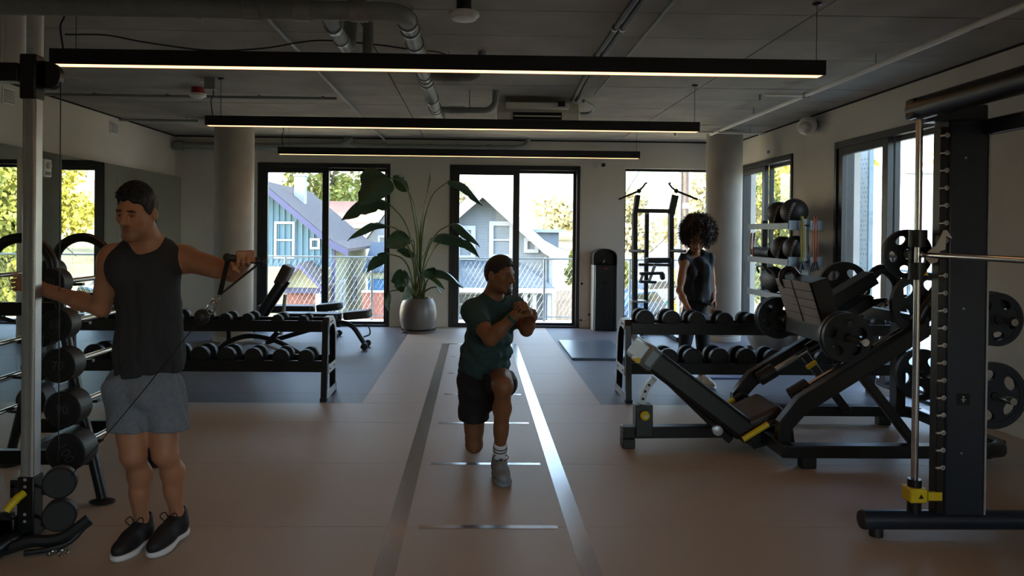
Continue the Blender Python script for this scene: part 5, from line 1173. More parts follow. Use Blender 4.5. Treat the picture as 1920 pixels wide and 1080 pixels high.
def relax(V, Q, it=2, lam=.5):
    n = len(V); a = np.concatenate([Q[:, i] for i in range(4)]); b = np.concatenate([Q[:, (i+1) % 4] for i in range(4)])
    ii = np.concatenate([a, b]); jj = np.concatenate([b, a]); deg = np.bincount(ii, minlength=n).astype(float); deg[deg == 0] = 1
    for _ in range(it):
        S_ = np.stack([np.bincount(ii, V[jj, k], n) for k in range(3)], 1)/deg[:, None]; V = V+lam*(S_-V)
    return V
def sdf_mesh(name, sdf, lo, hi, h, mat, post=None, fine=(), it=2, colour=None):
    """fine: [(lo, hi, h)] boxes meshed at a smaller cell"""
    lo, hi = np.array(lo, np.float32), np.array(hi, np.float32)
    def one(lo, hi, h):
        F, A = sdf.field(lo, hi, h)
        if post: F = post(F, A[0][:, None, None], A[1][None, :, None], A[2][None, None, :])
        V, Q = surface_nets(F, lo, h)
        return (relax(V, Q, it) if len(V) else V), Q
    V, Q = one(lo, hi, h); C = V[Q].mean(1) if len(Q) else np.zeros((0, 3)); keep = np.ones(len(Q), bool)
    for a, b, hf in fine:
        a, b = np.array(a), np.array(b); keep &= ~np.all((C > a+h*1.3) & (C < b-h*1.3), axis=1)
    Vs, Qs = [V], [Q[keep]]; off = len(V)
    for a, b, hf in fine:
        v, q = one(np.array(a, np.float32), np.array(b, np.float32), hf); Vs.append(v); Qs.append(q+off); off += len(v)
    V, Q = np.concatenate(Vs), np.concatenate(Qs)
    used = np.zeros(len(V), bool); used[Q.ravel()] = True; mp = np.cumsum(used)-1; V = V[used]; Q = mp[Q]
    me = bpy.data.meshes.new(name); me.vertices.add(len(V)); me.vertices.foreach_set('co', V.astype(np.float32).ravel()); me.loops.add(4*len(Q)); me.polygons.add(len(Q))
    me.polygons.foreach_set('loop_start', np.arange(0, 4*len(Q), 4)); me.loops.foreach_set('vertex_index', Q.ravel().astype(np.int32)); me.polygons.foreach_set('use_smooth', [True]*len(Q)); me.update(); me.validate()
    me.materials.append(MATS[mat])
    if colour is not None:
        at_ = me.color_attributes.new('Col', 'FLOAT_COLOR', 'POINT'); c = colour(V); at_.data.foreach_set('color', np.concatenate([c, np.ones((len(c), 1))], 1).astype(np.float32).ravel())
    return me
def Mskin(name, rough=.5):
    m = M(name, '#808080', rough, var=.0, bump=.06, bscale=90, spec=.4); n = m.node_tree.nodes; l = m.node_tree.links
    va = n.new('ShaderNodeVertexColor'); va.layer_name = 'Col'; b = n['Principled BSDF']
    for k in list(b.inputs['Base Color'].links): l.remove(k)
    l.new(va.outputs[0], b.inputs['Base Color']); b.inputs['Subsurface Weight'].default_value = .08; b.inputs['Subsurface Radius'].default_value = (.012, .005, .003)
    return m
def frame(fwd, up):
    """columns: x = person's left-to-right axis seen from behind, y = back, z = up (face looks along -y)"""
    f = Vector(fwd).normalized(); u = Vector(up); u = (u-f*u.dot(f)).normalized(); x = u.cross(-f)   # x = y cross z ordering
    y = -f; x = y.cross(u); return Matrix((x, y, u)).transposed()
def head(s, c, R, k=.022, male=True, nose=1.):
    """head, face and ears round centre c (between the ears) with frame R"""
    w = lambda x, y, z: Vector(c)+R @ Vector((x, y, z)); Rm = np.array(R)
    s.el(w(0, .008, .035), (.076, .096, .088), Rm, k); s.el(w(0, -.028, -.03), (.064, .066, .088), Rm, .03)
    s.rc(w(-.046, .0, -.045), w(-.018, -.073, -.100), .026, .019, .025); s.rc(w(.046, .0, -.045), w(.018, -.073, -.100), .026, .019, .025); s.el(w(0, -.078, -.100), (.026, .018, .020), Rm, .02)
    s.rc(w(-.042, -.076, .020), w(.042, -.076, .020), .014, .014, .02); s.el(w(-.046, -.062, -.018), (.02, .02, .018), Rm, .025); s.el(w(.046, -.062, -.018), (.02, .02, .018), Rm, .025)
    for sx in (-1, 1): s.el(w(sx*.031, -.099, .002), (.019, .016, .012), Rm, .012, 'd')
    for sx in (-1, 1):
        s.rc(w(sx*.018, -.0835, .0075), w(sx*.032, -.0860, .0105), .0045, .0048, .005); s.rc(w(sx*.032, -.0860, .0105), w(sx*.045, -.0780, .0060), .0048, .0042, .005)
        s.rc(w(sx*.018, -.0825, -.0055), w(sx*.032, -.0840, -.0085), .0035, .0038, .005); s.rc(w(sx*.032, -.0840, -.0085), w(sx*.045, -.0770, -.0045), .0038, .0035, .005)
    s.rc(w(0, -.090, .012), w(0, -.112*nose, -.030), .009, .0125, .012); s.el(w(-.012, -.098, -.034), .0085, None, .008); s.el(w(.012, -.098, -.034), .0085, None, .008)
    s.rc(w(-.018, -.089, -.062), w(.018, -.089, -.062), .0055, .0055, .006); s.rc(w(-.016, -.088, -.0735), w(.016, -.088, -.0735), .0065, .0065, .006); s.rc(w(-.02, -.0965, -.068), w(.02, -.0965, -.068), .0022, .0022, .004, op='d')
    for sx in (-1, 1):
        s.el(w(sx*.078, .012, -.004), (.009, .019, .031), np.array(R @ Matrix.Rotation(sx*-.25, 3, 'Z')), .008); s.el(w(sx*.088, .008, .0), (.006, .010, .018), Rm, .005, 'd')
def chain(s, p, d, n, lens, bends, r, k):
    """finger: start p, direction d, bend axis n"""
    p, d = Vector(p), Vector(d).normalized()
    for i, (L, b) in enumerate(zip(lens, bends)):
        d = Matrix.Rotation(b, 3, n) @ d; q = p+d*L; s.rc(p, q, r*(1-.10*i), r*(1-.10*(i+1)), k); p = q
    return p
def hand(s, wrist, d, palm, left, curl=(.5, .7, .5), thumb=(.6, .5, .4), spread=.06, sc=1., thumb_in=.6):
    """d: wrist->knuckles, palm: direction the palm faces, left: person's left hand"""
    d = Vector(d).normalized(); pn = Vector(palm); pn = (pn-d*pn.dot(d)).normalized(); side = pn.cross(d) if left else d.cross(pn)      # towards the thumb
    w = Vector(wrist); K = w+d*.088*sc
    for t in (-.028, -.010, .010, .028): s.rc(w+side*t*.75*sc+d*.012, K+side*t*sc, .0135*sc, .0125*sc, .012)
    s.el(w+side*.026*sc+d*.032*sc+pn*.008, (.019*sc,)*3, None, .014)
    bax = d.cross(pn)                                                                  # rotating d about bax turns it towards the palm
    for i, (t, L) in enumerate(zip((.030, .010, -.010, -.029), (.98, 1.06, 1.0, .80))):
        dd = (d+side*(t/.03)*spread).normalized(); c_ = [x*(1+.06*(i-1)) for x in curl]
        chain(s, K+side*t*sc-d*.004, dd, bax, [.043*L*sc, .027*L*sc, .022*L*sc], c_, .0098*sc, .004)
    td = (side*.75+d*.55+pn*thumb_in*.5).normalized(); tb = td.cross(pn*.6-side*.8).normalized()
    chain(s, w+side*.026*sc+d*.028*sc+pn*.006, td, tb, [.042*sc, .032*sc, .026*sc], (0, thumb[1], thumb[2]), .0118*sc, .006)
def mid(a, b, t): return Vector(a)*(1-t)+Vector(b)*t
def arm(s, sh, elb, wr, m=1., lat=None):
    sh, elb, wr = Vector(sh), Vector(elb), Vector(wr)
    s.rc(sh, elb, .050*m, .040*m, .03); s.el(mid(sh, elb, .12), .060*m, None, .035); s.rc(mid(sh, elb, .35), mid(sh, elb, .70), .048*m, .044*m, .03)
    s.rc(elb, mid(elb, wr, .35), .040*m, .043*m, .025); s.rc(mid(elb, wr, .35), wr, .042*m, .0265*m, .025); s.rc(mid(elb, wr, .8), wr, .029*m, .027*m, .02, )
def leg(s, hip, kn, an, back, m=1.):
    hip, kn, an, back = Vector(hip), Vector(kn), Vector(an), Vector(back).normalized()
    s.rc(hip, kn, .088*m, .056*m, .03); s.rc(mid(hip, kn, .15)-back*.015, mid(hip, kn, .75)-back*.012, .078*m, .060*m, .03); s.el(kn-back*.012, .052*m, None, .03)
    c = mid(kn, an, .30)+back*.022; s.rc(kn, c, .046*m, .054*m, .03); s.rc(c, mid(kn, an, .62)+back*.008, .054*m, .040*m, .03); s.rc(mid(kn, an, .55), an, .042*m, .033*m, .03)
def shoe(root, heel, toe, up, mu, ms, ml, sc=1., name='shoe'):
    """trainer; heel and toe on the ground line (sole underside)"""
    heel, toe = Vector(heel), Vector(toe); d = (toe-heel).normalized(); u = Vector(up); u = (u-d*u.dot(d)).normalized(); x = d.cross(u); L = (toe-heel).length
    w = lambda a, b, c: heel+d*a*L+x*b*sc+u*c*sc; R = np.array(Matrix((x, d, u)).transposed()); o0 = Vector(root.location)
    s = Sdf(); s.el(w(.70, 0, .045), (.046*sc, L*.31, .042*sc), R, .02); s.rc(w(.20, 0, .055), w(.55, 0, .058), .042*sc, .044*sc, .03); s.el(w(.17, 0, .06), (.038*sc, L*.17, .055*sc), R, .03); s.rc(w(.20, 0, .08), w(.16, 0, .118), .042*sc, .040*sc, .03); s.rc(w(.38, 0, .09), w(.55, 0, .072), .030*sc, .030*sc, .03)
    s.rc(w(.20, 0, .125), w(.18, 0, .17), .030*sc, .034*sc, .012, op='d')
    lo = [min(heel[i], toe[i])-.16 for i in range(3)]; hi = [max(heel[i], toe[i])+.2 for i in range(3)]
    hp = np.array(heel); un = np.array(u)
    def post(F, X, Y, Z): return np.maximum(F, .016*sc-((X-hp[0])*un[0]+(Y-hp[1])*un[1]+(Z-hp[2])*un[2]))
    me = sdf_mesh('shoe', s, lo, hi, .006, mu, post, it=2); o = link(name, me, root); o.location = -o0
    s2 = Sdf(); s2.el(w(.72, 0, .016), (.050*sc, L*.29, .03), R, .02); s2.rc(w(.14, 0, .018), w(.65, 0, .018), .040*sc, .046*sc, .03, flat=(u, .55)); s2.el(w(.15, 0, .02), (.042*sc, L*.165, .034), R, .02)
    def post2(F, X, Y, Z):
        q = ((X-hp[0])*un[0]+(Y-hp[1])*un[1]+(Z-hp[2])*un[2]); return np.maximum(np.maximum(F, -q), q-.030*sc)
    so = link('sole', sdf_mesh('sole', s2, lo, hi, .005, ms, post2, it=1), o)
    lm = MB()
    for i in range(5):
        t = .44+.055*i; z = .118-.011*i-.004*i
        lm.tube(bez([w(t, -.026, z-.018), w(t+.015, 0, z), w(t+.03, .026, z-.018)], 4), .0032, 5)
    for sg in (-1, 1): lm.tube(bez([w(.43, 0, .116), w(.40, sg*.025, .145), w(.44, sg*.045, .13), w(.46, sg*.02, .112)], 5), .0028, 5)
    lm.build('laces', ml, o)['kind'] = 'stuff'
    return o
def person_mesh(root, name, me, mat=None):
    o = link(name, me, root); o.location = tuple(-x for x in root.location); return o
def noise_disp(amp, fs, seed):
    rg = np.random.default_rng(seed); W_ = [(rg.normal(size=3)*f, rg.uniform(0, 6.28), amp/len(fs)) for f in fs]
    def g(X, Y, Z): return sum(a*np.sin(w[0]*X+w[1]*Y+w[2]*Z+p) for w, p, a in W_)
    return g
# ================================================================ PEOPLE
Mskin('skin')
M('hair_dark', '#16110e', .6, var=.3, scale=60, bump=.5, bscale=160); M('hair_curly', '#2a1d14', .6, var=.3, scale=60)
M('cloth_charcoal', '#2b2d31', .85, var=.12, scale=50, bump=.15, bscale=300); M('cloth_shorts', '#6f7883', .85, var=.12, scale=60, bump=.15, bscale=300)
M('cloth_green', '#1f3b3b', .8, var=.12, scale=50, bump=.12, bscale=300); M('cloth_black', '#131418', .8, var=.12, scale=50, bump=.1, bscale=300); M('cloth_navy', '#171b22', .75, var=.12, scale=20, bump=.1, bscale=200)
M('shoe_black', '#16171a', .6, var=.2, scale=90, bump=.2, bscale=300); M('sole_white', '#d9d9d8', .6, var=.04); M('shoe_grey', '#7f858a', .65, var=.15, scale=90, bump=.2, bscale=300); M('shoe_cream', '#c9bda6', .6, var=.12, scale=40)
M('sock_white', '#d4d6d9', .9, var=.05, bump=.2, bscale=200); M('eye_white', '#b9b2a8', .3); M('iris', '#20150e', .25)
M('strap_black', '#0e0e10', .7, var=.1)
def C3(h): return np.array(lin(h)[:3])
def paint(base, blobs):
    """blobs: (centre, frame, radii, colour, strength)"""
    def f(V):
        c = np.tile(base, (len(V), 1))
        for ct, R, r, col, st in blobs:
            q = (V-np.array(ct)) @ np.array(R); d = np.sqrt(((q/np.array(r))**2).sum(1)); a = np.clip((1.15-d)/.35, 0, 1)[:, None]*st; c = c*(1-a)+col*a
        return c
    return f
def face_paint(base, c, R, lip, brow, stub, stub_st, beard=None):
    w = lambda x, y, z: Vector(c)+R @ Vector((x, y, z)); Rm = np.array(R)
    b = [(w(0, -.06, -.085), Rm, (.062, .07, .042), stub, stub_st), (w(0, -.098, -.050), Rm, (.026, .016, .008), stub, min(1, stub_st*1.2))]
    if beard is not None: b += [(w(0, -.085, -.100), Rm, (.034, .035, .026), beard, .85), (w(0, -.098, -.0505), Rm, (.027, .016, .0065), beard, .8)]
    b += [(w(0, -.095, -.068), Rm, (.021, .02, .0115), lip, .75)]
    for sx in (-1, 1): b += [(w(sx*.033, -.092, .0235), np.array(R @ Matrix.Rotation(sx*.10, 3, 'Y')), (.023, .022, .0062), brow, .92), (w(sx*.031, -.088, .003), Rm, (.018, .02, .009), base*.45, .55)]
    return paint(base, b)
def eyes(root, c, R, look=(0, 0)):
    for sx in (-1, 1):
        p = Vector(c)+R @ Vector((sx*.0315, -.0735, .0012)); e = MB().ell(p, .0118, 14, 10).build('eye', 'eye_white', root, world=True)
        q = p+R @ Vector((look[0], -.0088, look[1])); MB().ell(q, (.0052, .0052, .0052), 10, 8).build('iris', 'iris', e, world=False).location = tuple(-x for x in root.location)
def bounds(pts, m=.14): a = np.array([tuple(p) for p in pts]); return a.min(0)-m, a.max(0)+m
def box_at(c, r): c = np.array(tuple(c)); return c-r, c+r

# ---------------------------------------------------------------- standing man at the cable machine
p1 = thing('person', 'standing person in charcoal tank top and grey shorts pulling the cable handle', 'person', (-1.60, 3.66, 0))
Hc = at(259, 399, 3.56); HR = frame((-.22, -.95, -.20), (.06, .0, 1)); nk = at(284, 462, 3.66); ch = at(276, 520, 3.66); ws = at(280, 640, 3.67); pv = at(272, 712, 3.67)
shR, shL = at(212, 482, 3.60), at(341, 484, 3.72); elR, wrR = at(190, 577, 3.66), at(80, 542, 3.82); elL, wrL = at(437, 511, 3.58), at(457, 491, 3.345)
hpR, hpL = at(243, 728, 3.64), at(302, 728, 3.70); knR, knL = at(251, 852, 3.60), at(311, 850, 3.64); SH1 = ((-1.635, 3.80, 0), (-1.678, 3.525, 0)); SH2 = ((-1.470, 3.835, .022), (-1.53, 3.565, 0)); ank = lambda q, z=.105: mid(q[0], q[1], .21)+Vector((0, 0, z)); anR, anL = ank(SH1), ank(SH2)
fw1 = Vector((-.28, -.96, 0))
B = Sdf(); head(B, Hc, HR); B.rc(Hc+HR @ Vector((0, .022, -.06)), nk, .056, .060, .03)
B.rc(pv, ws, .135, .120, .05, flat=(fw1, .75)); B.rc(ws, ch, .122, .150, .05, flat=(fw1, .74)); B.rc(shR, shL, .060, .060, .06); B.rc(nk, mid(nk, shR, .8), .045, .04, .05); B.rc(nk, mid(nk, shL, .8), .045, .04, .05)
for sx, q in ((0, shR), (1, shL)): B.el(mid(q, ch, .45)+fw1*.066+Vector((0, 0, -.015)), (.076, .038, .06), np.array(frame(fw1, (0, 0, 1))), .04)
arm(B, shR, elR, wrR, 1.04); arm(B, shL, elL, wrL, 1.04)
leg(B, hpR, knR, anR, -fw1, .98); leg(B, hpL, knL, anL, -fw1, .98)
for a_, q in ((anR, SH1), (anL, SH2)): B.rc(a_, mid(q[0], q[1], .5)+Vector((0, 0, .06)), .034, .026, .03)
colq = Vector((-2.17, 3.74, 0))
hR_ = Vector(wrR); hdR = (at(30, 528, 3.81)-hR_).normalized()
hand(B, wrR, hdR, (-.05, -1, .0), False, curl=(.25, 1.15, .8), thumb=(.3, .3, .3), thumb_in=.0)
hdL = Vector((.30, -.72, .42)).normalized(); hand(B, wrL, hdL, (.0, .05, -1), True, curl=(1.5, 1.5, .9), thumb=(.5, .9, .7), thumb_in=1.3)
lo, hi = bounds([Hc, anR, anL, wrR, wrL, shL, knL], .2); lo[2] = .02
base = C3('#a9785a')
me = sdf_mesh('body', B, lo, hi, .0085, 'skin', fine=[(*box_at(Hc, .155), .0042), (*box_at(hR_+hdR*.06, .11), .0035), (*box_at(Vector(wrL)+hdL*.05, .105), .0035)],
    colour=face_paint(base, Hc, HR, C3('#8a5346'), C3('#1a120d'), C3('#5c4230'), .42))
person_mesh(p1, 'body', me); eyes(p1, Hc, HR, (-.002, -.002))
def hair_mesh(c, R, thick, top, front=(.074, -.086), back=(-.075, .085), seed=1, h=.005, rough=.004, mat='hair_dark', nape=.0):
    s = Sdf(); Rm = np.array(R); w = lambda x, y, z: Vector(c)+R @ Vector((x, y, z))
    s.el(w(0, .008, .035), (.076+thick, .096+thick, .088+thick), Rm, .02); s.el(w(.0, -.015, .075), (.058+thick, .072+thick, .048+top), Rm, .03); s.rc(w(0, .052, .0), w(0, .050, -.05+nape), .050+thick, .046+thick, .03)
    nd = noise_disp(rough, (70, 110, 140, 170, 210, 260, 300), seed); cn = np.array(tuple(c))
    def post(F, X, Y, Z):
        dx, dy, dz = X-cn[0], Y-cn[1], Z-cn[2]; lx, ly, lz = [Rm[0, i]*dx+Rm[1, i]*dy+Rm[2, i]*dz for i in range(3)]
        sl = (back[0]-front[0])/(back[1]-front[1]); lim = front[0]+sl*(ly-front[1])
        lim = lim-.045*np.clip((np.abs(lx)-.058)/.012, 0, 1)*((ly > -.045) & (ly < -.004))+.006*np.sin(lx*140)*(ly < -.05)     # sideburns, uneven fringe
        return np.maximum(F+nd(X, Y, Z), (lim-lz)*.75)
    a, b = box_at(w(0, 0, .03), .19); return sdf_mesh('hair', s, a, b, h, mat, post, it=1)
def tufts(o, root, c, R, n, thick, top, seed, L=.022):
    rg = random.Random(seed); m = MB(); w = lambda v: Vector(c)+R @ v
    for i in range(n):
        v = Vector((rg.gauss(0, 1), rg.gauss(0, 1), abs(rg.gauss(0, 1)))).normalized(); p = Vector((v.x*(.066+thick), -.008+v.y*(.084+thick), .068+v.z*(.052+top)))
        if p.z < .085-.6*(p.y+.08): continue
        d = Vector((rg.uniform(-.5, .3), -.75+rg.uniform(-.3, .3), .25)); d = (d-v*d.dot(v)*.8).normalized(); e = rg.uniform(.6, 1.3)*L
        pts = [w(p-v*.006), w(p+d*e*.35+v*.003), w(p+d*e*.7+v*.003), w(p+d*e-v*.002)]; m.tube(pts, [.0024, .0026, .0018, .0006], 4, caps=False)
    q = m.build('strands', 'hair_dark', o, world=False, ang=70); q['kind'] = 'stuff'
_h = person_mesh(p1, 'hair', hair_mesh(Hc, HR, .004, .030, seed=2)); tufts(_h, p1, Hc, HR, 900, .004, .030, 5)
# tank top
s = Sdf(); hem = at(272, 712, 3.66)
s.rc(at(274, 706, 3.67), ws, .168, .152, .05, flat=(fw1, .78)); s.rc(ws, ch, .150, .168, .06, flat=(fw1, .80)); s.rc(mid(shR, shL, .10), mid(shR, shL, .90), .066, .066, .07); s.rc(nk, mid(nk, shR, .7), .052, .046, .05); s.rc(nk, mid(nk, shL, .7), .052, .046, .05)
for q in (shR, shL): s.el(mid(q, ch, .48)+fw1*.082+Vector((0, 0, -.010)), (.086, .050, .075), np.array(frame(fw1, (0, 0, 1))), .05)
for q, e in ((shR, elR), (shL, elL)):
    o_ = (Vector(q)-ch); o_.z = 0; o_.normalize(); s.rc(Vector(q)+o_*.028+Vector((0, 0, .10)), Vector(q)+o_*.045-Vector((0, 0, .15)), .060, .066, .02, op='d')
s.rc(Hc+HR @ Vector((0, .02, -.02)), nk+fw1*.035+Vector((0, 0, .0)), .060, .070, .015, op='d')
nd0 = noise_disp(.020, (14, 20, 26, 34, 48), 4); nd = lambda X, Y, Z: nd0(X, Y, Z)-.6*np.abs(nd0(X*1.3+.2, Y, Z*1.2)); zh = at(272, 704, 3.6).z
post = lambda F, X, Y, Z: np.maximum(F+nd(X, Y, Z*.45)*np.clip((1.42-Z)/.4, .15, 1), zh-Z+.012*np.sin(X*16))
lo2, hi2 = bounds([shR, shL, pv, nk], .22); person_mesh(p1, 'tank_top', sdf_mesh('tank_top', s, lo2, hi2, .007, 'cloth_charcoal', post, it=2))
# shorts
s = Sdf(); s.rc(at(274, 700, 3.67), at(272, 724, 3.67), .155, .160, .05, flat=(fw1, .85))
for hp_, kn_ in ((hpR, knR), (hpL, knL)): _o = Vector((-.010 if hp_ is hpR else .010, 0, 0)); s.rc(Vector(hp_)+_o*.6, mid(hp_, kn_, .80)+_o*1.2, .104, .098, .012)
nd2 = noise_disp(.020, (16, 22, 30, 40), 9); zl = at(272, 806, 3.62).z
post = lambda F, X, Y, Z: np.maximum(np.maximum(F+nd2(X, Y, Z*.5), zl-Z-.15*(X+1.6)*.3), Z-at(272, 690, 3.67).z)
lo2, hi2 = bounds([hpR, hpL, knR, knL], .2); person_mesh(p1, 'shorts', sdf_mesh('shorts', s, lo2, hi2, .008, 'cloth_shorts', post, it=2))
shoe(p1, SH1[0], SH1[1], (0, 0, 1), 'shoe_black', 'sole_white', 'strap_black', 1.06); shoe(p1, SH2[0], SH2[1], (0, 0, 1), 'shoe_black', 'sole_white', 'strap_black', 1.06)
# cable handle in his left hand
gr = Vector(wrL)+hdL*.075+Vector((0, 0, -.022)); ga = Vector((1, .28, -.12)).normalized()
ch_ = thing('cable_attachment', 'black stirrup cable handle with carabiner held by the person in the tank top', 'cable attachment', tuple(gr))
MB().cyl(gr-ga*.075, gr+ga*.075, .0155, n=14).build('grip', 'black_rubber', ch_, world=True)
cb = at(399, 570, 3.24); jn = at(412, 553, 3.22)
for e in (-1, 1):
    MB().bar(gr+ga*e*.07, jn, .022, .006).build('strap', 'strap_black', ch_, world=True); MB().ell(gr+ga*e*.075, .019, 12, 8).build('end_cap', 'black_rubber', ch_, world=True)
def ringpts(c, a, b, ra, rb, n=18): return [Vector(c)+Vector(a)*ra*math.cos(2*PI*k/n)+Vector(b)*rb*math.sin(2*PI*k/n) for k in range(n)]
ud = (jn-at(386, 598, 3.26)).normalized(); sdv = ud.cross(Vector((0, 1, 0))).normalized()
MB().tube(ringpts(at(405, 563, 3.23), ud, sdv, .018, .012), .0032, 8, closed=True).build('ring', 'chrome', ch_, world=True); MB().tube(ringpts(at(397, 577, 3.24), ud, sdv, .042, .017), .0036, 8, closed=True).build('carabiner', 'chrome', ch_, world=True)
bl = at(379, 594, 3.25); MB().ell(bl, .034, 18, 12).build('stop_ball', 'black_rubber', ch_, world=True)
ps = Vector((cx_+.29, cy_-.18, .395)); tag(MB().tube(bez([ps, mid(ps, bl, .5)-Vector((0, 0, .012)), bl], 8), .0026, 6).build('steel_cable', 'black_steel'), 'thin steel cable running from the low pulley up to the handle', 'cable')

# ---------------------------------------------------------------- lunging man in the middle
p2 = thing('person', 'person in dark green T-shirt and black shorts lunging on the ladder marking', 'person', (.08, 4.9, 0))
Hc2 = at(936, 516, 4.90); HR2 = frame((.80, -.58, -.05), (.05, -.03, 1)); nk2 = at(924, 556, 4.97); ch2 = at(921, 606, 4.97); ws2 = at(911, 668, 4.98); pv2 = at(908, 708, 4.98)
shR2, shL2 = at(886, 584, 4.86), at(965, 576, 5.06); elR2, wrR2 = at(919, 636, 4.66), at(967, 590, 4.62); elL2, wrL2 = at(987, 618, 4.84), at(996, 592, 4.66)
hpR2, hpL2 = at(889, 712, 4.98), at(936, 712, 4.94); knR2, knL2 = at(889, 832, 5.06), at(944, 724, 4.54); SH3 = ((.162, 4.845, 0), (.192, 4.56, 0)); anR2, anL2 = Vector((knR2.x-.01, 5.47, .13)), ank(SH3)
fw2 = Vector((.30, -.95, 0)); fwc = Vector((.52, -.85, 0))
B = Sdf(); head(B, Hc2, HR2, nose=1.0); B.rc(Hc2+HR2 @ Vector((0, .024, -.06)), nk2, .056, .060, .03)
B.rc(pv2, ws2, .135, .118, .05, flat=(fw2, .78)); B.rc(ws2, ch2, .12, .145, .05, flat=(fwc, .76)); B.rc(shR2, shL2, .058, .058, .06); B.rc(nk2, mid(nk2, shR2, .8), .042, .04, .05); B.rc(nk2, mid(nk2, shL2, .8), .042, .04, .05)
arm(B, shR2, elR2, wrR2, 1.05); arm(B, shL2, elL2, wrL2, 1.05); leg(B, hpR2, knR2, anR2, (0, .3, 1), .98); leg(B, hpL2, knL2, anL2, (0, 1, .1), 1.02)
B.rc(anR2, anR2+Vector((0, .06, -.09)), .034, .03, .02); B.rc(anL2, mid(SH3[0], SH3[1], .5)+Vector((0, 0, .06)), .034, .026, .03)
h1d = Vector((.90, -.10, .22)).normalized(); h2d = Vector((-.35, -.45, .62)).normalized()
hand(B, wrR2, h1d, (.15, .5, -.85), False, curl=(.7, .8, .5), thumb=(.4, .5, .4)); hand(B, wrL2, h2d, (-.75, .1, -.45), True, curl=(.9, .9, .6), thumb=(.4, .5, .4))
base2 = C3('#7d5439')
lo, hi = bounds([Hc2, anR2, anL2, wrR2, wrL2, shL2, shR2, knL2], .2); lo[2] = .01
me = sdf_mesh('body', B, lo, hi, .0085, 'skin', fine=[(*box_at(Hc2, .150), .0042), (*box_at((Vector(wrR2)+Vector(wrL2))/2+Vector((.03, 0, .03)), .14), .0038)],
    colour=face_paint(base2, Hc2, HR2, C3('#6a3d33'), C3('#120c09'), C3('#3a2619'), .35, C3('#17100c')))
person_mesh(p2, 'body', me); eyes(p2, Hc2, HR2, (.002, -.003))
person_mesh(p2, 'hair', hair_mesh(Hc2, HR2, .0025, .012, front=(.070, -.086), back=(-.052, .085), seed=5, rough=.0010, nape=.03))
s = Sdf(); s.rc(at(909, 704, 4.98), ws2, .168, .152, .05, flat=(fw2, .82)); s.rc(ws2, ch2, .150, .168, .06, flat=(fwc, .82)); s.rc(shR2, shL2, .070, .070, .06); s.rc(nk2, mid(nk2, shR2, .8), .054, .05, .05); s.rc(nk2, mid(nk2, shL2, .8), .054, .05, .05)
s.rc(shR2, mid(shR2, elR2, .62), .071, .066, .04); s.rc(shL2, mid(shL2, elL2, .62), .070, .066, .04); s.rc(Hc2+HR2 @ Vector((0, .02, -.03)), nk2+fwc*.02+Vector((0, 0, .012)), .058, .064, .012, op='d')
nd1 = noise_disp(.022, (16, 22, 28, 36, 50), 14); nd = lambda X, Y, Z: nd1(X, Y, Z)-.6*np.abs(nd1(X*1.3+.2, Y, Z*1.2)); zh2 = at(905, 706, 4.95).z
def sleeve_cut(F, X, Y, Z, a, b, t):
    a, b = np.array(tuple(a)), np.array(tuple(b)); d = b-a; L = np.linalg.norm(d); d /= L; q = (X-a[0])*d[0]+(Y-a[1])*d[1]+(Z-a[2])*d[2]
    r = np.sqrt((X-a[0]-d[0]*q)**2+(Y-a[1]-d[1]*q)**2+(Z-a[2]-d[2]*q)**2); return np.where(r < .12, np.maximum(F, q-t*L), F)
post = lambda F, X, Y, Z: sleeve_cut(sleeve_cut(np.maximum(F+nd(X, Y, Z*.6)*np.clip((1.02-Z)/.25, .12, 1), zh2-Z-.10*(X-.05)), X, Y, Z, shR2, elR2, .60), X, Y, Z, shL2, elL2, .60)
lo2, hi2 = bounds([shR2, shL2, pv2, nk2, elR2], .2); person_mesh(p2, 't_shirt', sdf_mesh('t_shirt', s, lo2, hi2, .007, 'cloth_green', post, it=2))
s = Sdf(); s.rc(at(909, 700, 4.98), at(909, 726, 4.98), .155, .16, .05, flat=(fw2, .88)); s.rc(hpR2, mid(hpR2, knR2, .62), .110, .104, .04); s.rc(hpL2, mid(hpL2, knL2, .66), .108, .096, .04)
nd2 = noise_disp(.010, (18, 24, 32, 44), 19)
def cutaxis(F, X, Y, Z, a, b, t, rad):
    a, b = np.array(tuple(a)), np.array(tuple(b)); d = b-a; L = np.linalg.norm(d); d /= L; q = (X-a[0])*d[0]+(Y-a[1])*d[1]+(Z-a[2])*d[2]
    r = np.sqrt((X-a[0]-d[0]*q)**2+(Y-a[1]-d[1]*q)**2+(Z-a[2]-d[2]*q)**2); return np.where(r < rad, np.maximum(F, q-t*L), F)
post = lambda F, X, Y, Z: np.maximum(cutaxis(cutaxis(F+nd2(X, Y, Z*.6), X, Y, Z, hpR2, knR2, .60, .15), X, Y, Z, hpL2, knL2, .68, .15), Z-at(908, 694, 4.98).z)
lo2, hi2 = bounds([hpR2, hpL2, knR2, knL2], .2); person_mesh(p2, 'shorts', sdf_mesh('shorts', s, lo2, hi2, .008, 'cloth_black', post, it=2))
